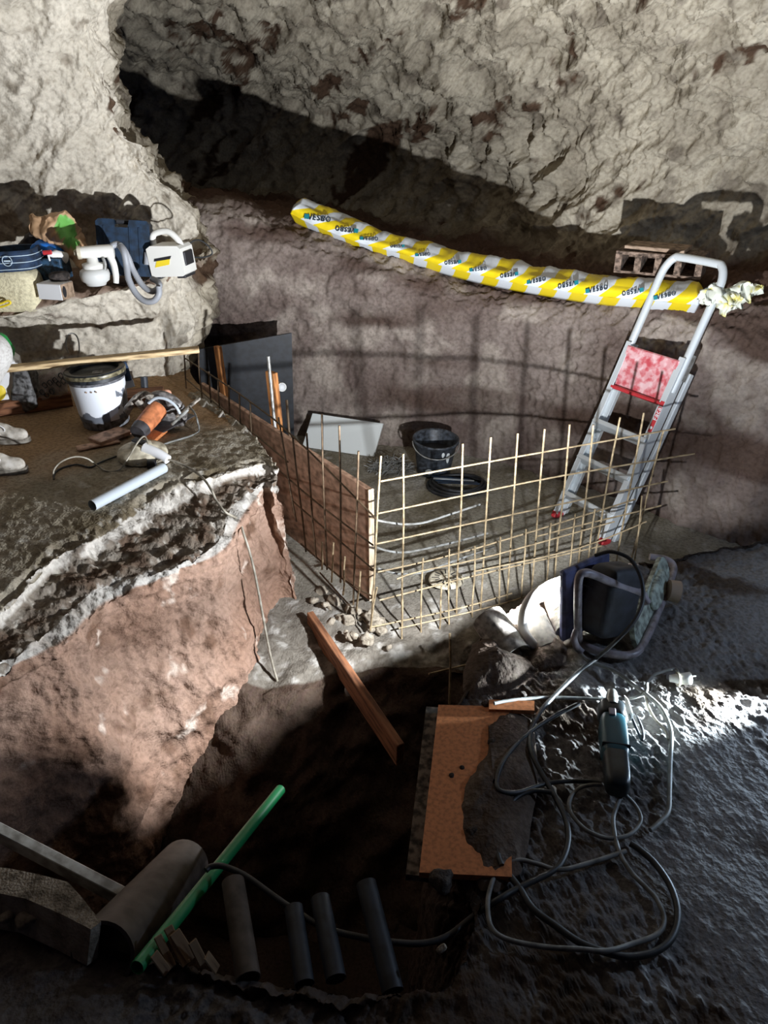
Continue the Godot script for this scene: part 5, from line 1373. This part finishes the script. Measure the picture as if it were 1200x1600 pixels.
# ---------------------------------------------------------------- pipes and rubble at the near edge of the hole
func build_near_edge() -> void:
	var P := func(called: String, label: String, a: Vector3, b: Vector3, r: float, m: Material, group := "") -> void:
		var o := put(called, pipe(st(), a, b, r, r * 0.12), m)
		tag(o, label, "pipe", group)
	P.call("drain_pipe", "thick brown drain pipe jutting over the dark hole at lower left", on(160, 1492, 0.0), at(287, 1352, 1.34), 0.066, M.brown_pipe)
	P.call("green_tube", "long green plastic tube leaning out over the dark hole", on(214, 1512, 0.03), at(438, 1234, 1.55), 0.0145, M.green_pipe)
	P.call("conduit_pipe", "short brown pipe right of the green tube, paler than its neighbours", on(388, 1530, -0.03), at(364, 1378, 1.12), 0.025, M.brown_pipe, "upright pipes at the near edge")
	P.call("conduit_pipe", "shortest dark pipe, second in the row right of the green tube", on(476, 1538, -0.04), at(459, 1418, 1.06), 0.02, M.dark_pipe, "upright pipes at the near edge")
	P.call("conduit_pipe", "dark pipe third in the row at the near edge of the hole", on(525, 1530, -0.04), at(500, 1403, 1.08), 0.021, M.dark_pipe, "upright pipes at the near edge")
	P.call("conduit_pipe", "dark blue-grey pipe farthest right in the row by the hole", on(614, 1550, -0.04), at(572, 1380, 1.1), 0.022, M.dark_pipe, "upright pipes at the near edge")
	var t := thing("metal_profile", "grey metal profile slanting down along the left edge of the hole", "metal profile", on(100, 1370, -0.05))
	var ma := at(-80, 1268, 1.28); var mb := at(196, 1412, 1.12)
	put("web", beam(st(), ma, mb, 0.042, 0.004), M.metal, t)
	put("flange", beam(st(), ma + Vector3(0, 0.02, -0.012), mb + Vector3(0, 0.02, -0.012), 0.004, 0.024), M.metal, t)
	# broken concrete slab
	var top := ons([[-60, 1352], [10, 1356], [60, 1366], [106, 1378], [126, 1400], [158, 1440], [142, 1452], [95, 1428], [40, 1404], [-60, 1384]], 0.06)
	var s := st()
	s.set_smooth_group(4294967295)
	var n := top.size()
	var cen := Vector3.ZERO
	for p in top: cen += p
	cen /= n
	for i in n:
		var a := top[i]; var b := top[(i + 1) % n]
		var dn := Vector3(-0.01, -0.07, 0.03)
		tri(s, cen, b, a); tri(s, cen + dn, a + dn, b + dn)
		quad(s, a, b, b + dn, a + dn)
	tag(put("broken_slab", s, M.stone), "thick broken piece of pale concrete at the lower left edge", "concrete")
	for q in [[48, 1432, 0.022, "small pale stone under the broken concrete piece"], [10, 1432, 0.012, "tiny white stone at the far lower left"], [690, 1482, 0.008, "tiny pale chip of wood beside the rightmost dark pipe"]]:
		tag(put("stone", blob(on(q[0], q[1], 0.02), Vector3(q[2] * 1.5, q[2] * 0.8, q[2]), rot(10, 30, 20), 0.7, q[2] * 0.3, 14, 10, 40), M.stone), q[3], "stone")
	var sp := [[246, 1462, 270, 1512], [262, 1448, 292, 1508], [272, 1456, 300, 1500], [240, 1490, 262, 1520], [300, 1470, 318, 1506], [322, 1492, 340, 1516]]
	var wn := ["second from left", "third from left", "middle right one", "leftmost", "second from right", "rightmost"]
	for q in sp:
		tag(put("wood_splinter", beam(st(), on(q[0], q[1], 0.04), on(q[2], q[3], 0.0), 0.004, 0.014 + rng.randf() * 0.01), M.splint), "%s of six wood splinters stuck in the soil right of the green tube" % wn[sp.find(q)], "splinter", "wood splinters")

# ---------------------------------------------------------------- the person
func nets(bones: Array, cell: float, k: float) -> ArrayMesh:
	var lo := Vector3.ONE * 1e6
	var hi := -lo
	for b in bones:
		var m: float = maxf(b[2], b[3]) + cell * 3
		lo = lo.min((b[0] as Vector3) - Vector3.ONE * m).min((b[1] as Vector3) - Vector3.ONE * m)
		hi = hi.max((b[0] as Vector3) + Vector3.ONE * m).max((b[1] as Vector3) + Vector3.ONE * m)
	var nx := int((hi.x - lo.x) / cell) + 2; var ny := int((hi.y - lo.y) / cell) + 2; var nz := int((hi.z - lo.z) / cell) + 2
	var f := PackedFloat32Array()
	f.resize(nx * ny * nz)
	f.fill(10.0)
	for b in bones:
		var a: Vector3 = b[0]; var c: Vector3 = b[1]; var ra: float = b[2]; var rb: float = b[3]
		var m: float = maxf(ra, rb) + k + cell * 2
		var l3 := ((a.min(c) - Vector3.ONE * m - lo) / cell).floor()
		var h3 := ((a.max(c) + Vector3.ONE * m - lo) / cell).ceil()
		var ac := c - a
		var l2 := maxf(ac.length_squared(), 1e-9)
		for z in range(maxi(0, int(l3.z)), mini(nz, int(h3.z) + 1)):
			for y in range(maxi(0, int(l3.y)), mini(ny, int(h3.y) + 1)):
				var base := (z * ny + y) * nx
				for x in range(maxi(0, int(l3.x)), mini(nx, int(h3.x) + 1)):
					var p := lo + Vector3(x, y, z) * cell
					var t := clampf((p - a).dot(ac) / l2, 0.0, 1.0)
					var d := p.distance_to(a + ac * t) - lerpf(ra, rb, t)
					var o := f[base + x]
					var h := maxf(k - absf(o - d), 0.0) / k
					f[base + x] = minf(o, d) - h * h * k * 0.25
	var vid := PackedInt32Array()
	vid.resize(nx * ny * nz)
	vid.fill(-1)
	var pos := PackedVector3Array()
	var sxy := nx * ny
	var offs := [0, 1, nx, nx + 1, sxy, sxy + 1, sxy + nx, sxy + nx + 1]
	var edges := [[0, 1], [2, 3], [4, 5], [6, 7], [0, 2], [1, 3], [4, 6], [5, 7], [0, 4], [1, 5], [2, 6], [3, 7]]
	for z in nz - 1:
		for y in ny - 1:
			for x in nx - 1:
				var i := (z * ny + y) * nx + x
				if absf(f[i]) > cell * 2.5: continue
				var mask := 0
				for q in 8:
					if f[i + offs[q]] < 0: mask += 1
				if mask == 0 or mask == 8: continue
				var sum := Vector3.ZERO
				var n := 0
				for e in edges:
					var fa := f[i + offs[e[0]]]; var fb := f[i + offs[e[1]]]
					if (fa < 0) == (fb < 0): continue
					var t := fa / (fa - fb)
					var va := Vector3(e[0] & 1, (e[0] >> 1) & 1, e[0] >> 2); var vb := Vector3(e[1] & 1, (e[1] >> 1) & 1, e[1] >> 2)
					sum += va.lerp(vb, t)
					n += 1
				vid[i] = pos.size()
				pos.append(lo + (Vector3(x, y, z) + sum / n) * cell)
	var idx := PackedInt32Array()
	for z in range(1, nz - 1):
		for y in range(1, ny - 1):
			for x in range(1, nx - 1):
				var i := (z * ny + y) * nx + x
				if vid[i] < 0: continue
				var ins := f[i] < 0
				var st3 := [1, nx, sxy]
				for ax in 3:
					if (f[i + st3[ax]] < 0) == ins: continue
					var u: int = st3[(ax + 1) % 3]; var w: int = st3[(ax + 2) % 3]
					var A := vid[i]; var B := vid[i - u]; var C := vid[i - u - w]; var D := vid[i - w]
					if A < 0 or B < 0 or C < 0 or D < 0: continue
					if ins: idx.append_array(PackedInt32Array([A, C, B, A, D, C]))
					else: idx.append_array(PackedInt32Array([A, B, C, A, C, D]))
	var nrm := PackedVector3Array()
	nrm.resize(pos.size())
	for i in range(0, idx.size(), 3):
		var a := pos[idx[i]]; var b := pos[idx[i + 1]]; var c := pos[idx[i + 2]]
		var n := (c - a).cross(b - a)
		nrm[idx[i]] += n; nrm[idx[i + 1]] += n; nrm[idx[i + 2]] += n
	for i in nrm.size(): nrm[i] = nrm[i].normalized()
	var arr := []
	arr.resize(Mesh.ARRAY_MAX)
	arr[Mesh.ARRAY_VERTEX] = pos; arr[Mesh.ARRAY_NORMAL] = nrm; arr[Mesh.ARRAY_INDEX] = idx
	var am := ArrayMesh.new()
	am.add_surface_from_arrays(Mesh.PRIMITIVE_TRIANGLES, arr)
	return am
func shoe(t: Node3D, heel: Vector3, yaw: float) -> void:
	var X := Transform3D(rot(0, yaw, 0), heel)
	var p := func(x: float, y: float, z: float) -> Vector3: return X * Vector3(x, y, z)
	var up := put("shoe", nets([[p.call(0.035, 0.05, 0.0), p.call(0.04, 0.085, 0), 0.036, 0.036], [p.call(0.035, 0.05, 0), p.call(0.14, 0.052, 0), 0.036, 0.036], [p.call(0.14, 0.052, 0.0), p.call(0.245, 0.04, 0.004), 0.037, 0.029], [p.call(0.2, 0.038, 0.016), p.call(0.25, 0.036, 0.006), 0.024, 0.024], [p.call(0.07, 0.075, 0), p.call(0.17, 0.06, 0), 0.036, 0.033], [p.call(0.05, 0.09, 0), p.call(0.1, 0.085, 0), 0.036, 0.03]], 0.006, 0.02), M.shoe, t)
	up.set_meta("label", "off-white canvas shoe")
	var poly := PackedVector2Array()
	for i in 36:
		var an := TAU * i / 36.0
		var x := cos(an); var w := 0.041 if x > 0 else 0.036
		poly.append(Vector2(0.138 + 0.148 * spw(x, 0.8), w * spw(sin(an), 0.75)))
	put("sole", prism(st(), X * Transform3D(Basis(Vector3(1, 0, 0), Vector3(0, 0, -1), Vector3(0, 1, 0)), Vector3(0, 0.013, 0)), poly, 0.024), M.sole, up)
	for sg in [-1.0, 1.0]:
		put("trim_line", tube(st(), smoothed(PackedVector3Array([p.call(0.07, 0.075, sg * 0.036), p.call(0.12, 0.06, sg * 0.041), p.call(0.17, 0.042, sg * 0.041), p.call(0.205, 0.032, sg * 0.038)]), 4), 0.0035, 6), M.sole, up)
	put("toe_seam", tube(st(), smoothed(PackedVector3Array([p.call(0.222, 0.03, -0.036), p.call(0.226, 0.058, -0.022), p.call(0.224, 0.0715, 0.003), p.call(0.226, 0.058, 0.026), p.call(0.222, 0.03, 0.038)]), 4), 0.0028, 6), M.sole, up)
	for k in 4:
		var x := 0.118 + k * 0.022
		put("lace", tube(st(), smoothed(PackedVector3Array([p.call(x, 0.088 - k * 0.005, -0.026), p.call(x + 0.008, 0.1 - k * 0.006, 0.0), p.call(x + 0.004, 0.088 - k * 0.005, 0.026)]), 4), 0.0028, 6), M.white, up)
	put("lace", tube(st(), smoothed(PackedVector3Array([p.call(0.118, 0.098, 0.0), p.call(0.15, 0.108, 0.03), p.call(0.185, 0.085, 0.036), p.call(0.18, 0.07, 0.034), p.call(0.14, 0.095, 0.012), p.call(0.118, 0.098, 0)]), 4), 0.0028, 6), M.white, up)
func build_person() -> void:
	var t := thing("person", "person in pale grey trousers and white canvas shoes, at the left edge of the slab", "person", Vector3(-1.95, 0, -3.38))
	var ha := Vector3(-2.06, 0.002, -3.56); var hb := Vector3(-1.925, 0.002, -3.19)
	shoe(t, ha, 3.0)
	shoe(t, hb, 6.0)
	var an1 := ha + Vector3(0.05, 0.1, 0); var an2 := hb + Vector3(0.05, 0.1, 0)
	var k1 := Vector3(-1.95, 0.5, -3.5); var k2 := Vector3(-1.722, 0.54, -3.27)
	var h1 := Vector3(-2.14, 0.8, -3.48); var h2 := Vector3(-2.12, 0.8, -3.3)
	var pel := Vector3(-2.15, 0.86, -3.39); var chest := Vector3(-2.08, 1.2, -3.39); var neck := Vector3(-2.03, 1.42, -3.39)
	var hd := Vector3(-1.98, 1.57, -3.39)
	var sh1 := Vector3(-2.06, 1.36, -3.57); var sh2 := Vector3(-2.06, 1.36, -3.21)
	var el1 := Vector3(-2.2, 1.08, -3.63); var el2 := Vector3(-2.2, 1.08, -3.14)
	var wr1 := Vector3(-1.99, 0.9, -3.6); var wr2 := Vector3(-1.99, 0.9, -3.17)
	var body := [[pel, chest, 0.12, 0.13], [chest, neck, 0.13, 0.06], [neck, hd, 0.055, 0.06], [hd, hd + Vector3(0.0, 0.05, 0), 0.085, 0.09], [hd + Vector3(0.03, -0.05, 0), hd + Vector3(0.06, -0.055, 0), 0.055, 0.04], [hd + Vector3(0.09, 0.0, 0), hd + Vector3(0.115, -0.012, 0), 0.012, 0.016], [hd + Vector3(0.0, 0.0, -0.085), hd + Vector3(0.005, 0.03, -0.09), 0.014, 0.016], [hd + Vector3(0.0, 0.0, 0.085), hd + Vector3(0.005, 0.03, 0.09), 0.014, 0.016], [sh1, sh2, 0.06, 0.06],
		[sh1, el1, 0.05, 0.04], [el1, wr1, 0.04, 0.028], [sh2, el2, 0.05, 0.04], [el2, wr2, 0.04, 0.028], [h1, k1, 0.085, 0.055], [k1, an1, 0.05, 0.035], [h2, k2, 0.085, 0.055], [k2, an2, 0.05, 0.035], [h1, h2, 0.1, 0.1]]
	for w in [[wr1, el1, -1.0], [wr2, el2, 1.0]]:
		var wr: Vector3 = w[0]
		var d: Vector3 = (wr - (w[1] as Vector3)).normalized()
		var sd := Vector3(0, 0, 1)
		var dn := sd.cross(d).normalized()
		body.append([wr, wr + d * 0.075, 0.026, 0.034])
		for i in 4:
			var root: Vector3 = wr + d * 0.08 + sd * (i - 1.5) * 0.02
			var ln: float = [0.07, 0.08, 0.075, 0.058][i]
			var mid: Vector3 = root + d * ln * 0.55 + dn * 0.012
			body.append([root, mid, 0.01, 0.009])
			body.append([mid, mid + d * ln * 0.35 + dn * 0.025, 0.009, 0.008])
		var th: Vector3 = wr + d * 0.03 - sd * w[2] * 0.028
		body.append([th, th + d * 0.045 - sd * w[2] * 0.025, 0.012, 0.01])
		body.append([th + d * 0.045 - sd * w[2] * 0.025, th + d * 0.08 - sd * w[2] * 0.02, 0.01, 0.008])
	put("body", nets(body, 0.011, 0.03), M.skin, t)
	for sg in [-1.0, 1.0]:
		put("eye", blob(hd + Vector3(0.083, 0.03, sg * 0.033), Vector3(0.01, 0.009, 0.013), Basis.IDENTITY, 1.0, 0.0, 14, 10), M.white, t)
	put("mouth", blob(hd + Vector3(0.094, -0.06, 0), Vector3(0.006, 0.006, 0.022), Basis.IDENTITY, 1.0, 0.0, 14, 8), M.red_dim, t)
	put("hair", nets([[hd + Vector3(-0.02, 0.06, 0), hd + Vector3(0.02, 0.085, 0), 0.092, 0.075], [hd + Vector3(-0.04, 0.0, 0), hd + Vector3(-0.03, 0.06, 0), 0.07, 0.09]], 0.012, 0.03), M.hair, t)
	put("trousers", nets([[h1, k1, 0.115, 0.09], [k1, an1 + Vector3(0.0, 0.1, 0), 0.088, 0.07], [an1 + Vector3(0, 0.1, 0), an1 + Vector3(-0.01, 0.0, 0), 0.07, 0.066], [h2, k2, 0.115, 0.09], [k2, an2 + Vector3(0.0, 0.1, 0), 0.088, 0.07], [an2 + Vector3(0, 0.1, 0), an2 + Vector3(-0.01, 0.0, 0), 0.07, 0.066], [h1, h2, 0.13, 0.13], [pel, pel + Vector3(0.02, 0.08, 0), 0.15, 0.145]], 0.012, 0.04), M.trouser, t)
	put("jacket", nets([[pel + Vector3(0.02, 0.07, 0), chest, 0.155, 0.16], [chest, chest + Vector3(0.03, 0.14, 0), 0.155, 0.11], [sh1, sh2, 0.08, 0.08], [sh1, el1, 0.07, 0.06], [el1, wr1, 0.06, 0.045], [sh2, el2, 0.07, 0.06], [el2, wr2, 0.06, 0.045]], 0.013, 0.045), M.jacket, t)

func build_all() -> void:
	build_pit()
	build_ladder()
	build_ledge()
	build_shelf()
	build_slab_things()
	build_ground_things()
	build_near_edge()
	build_person()
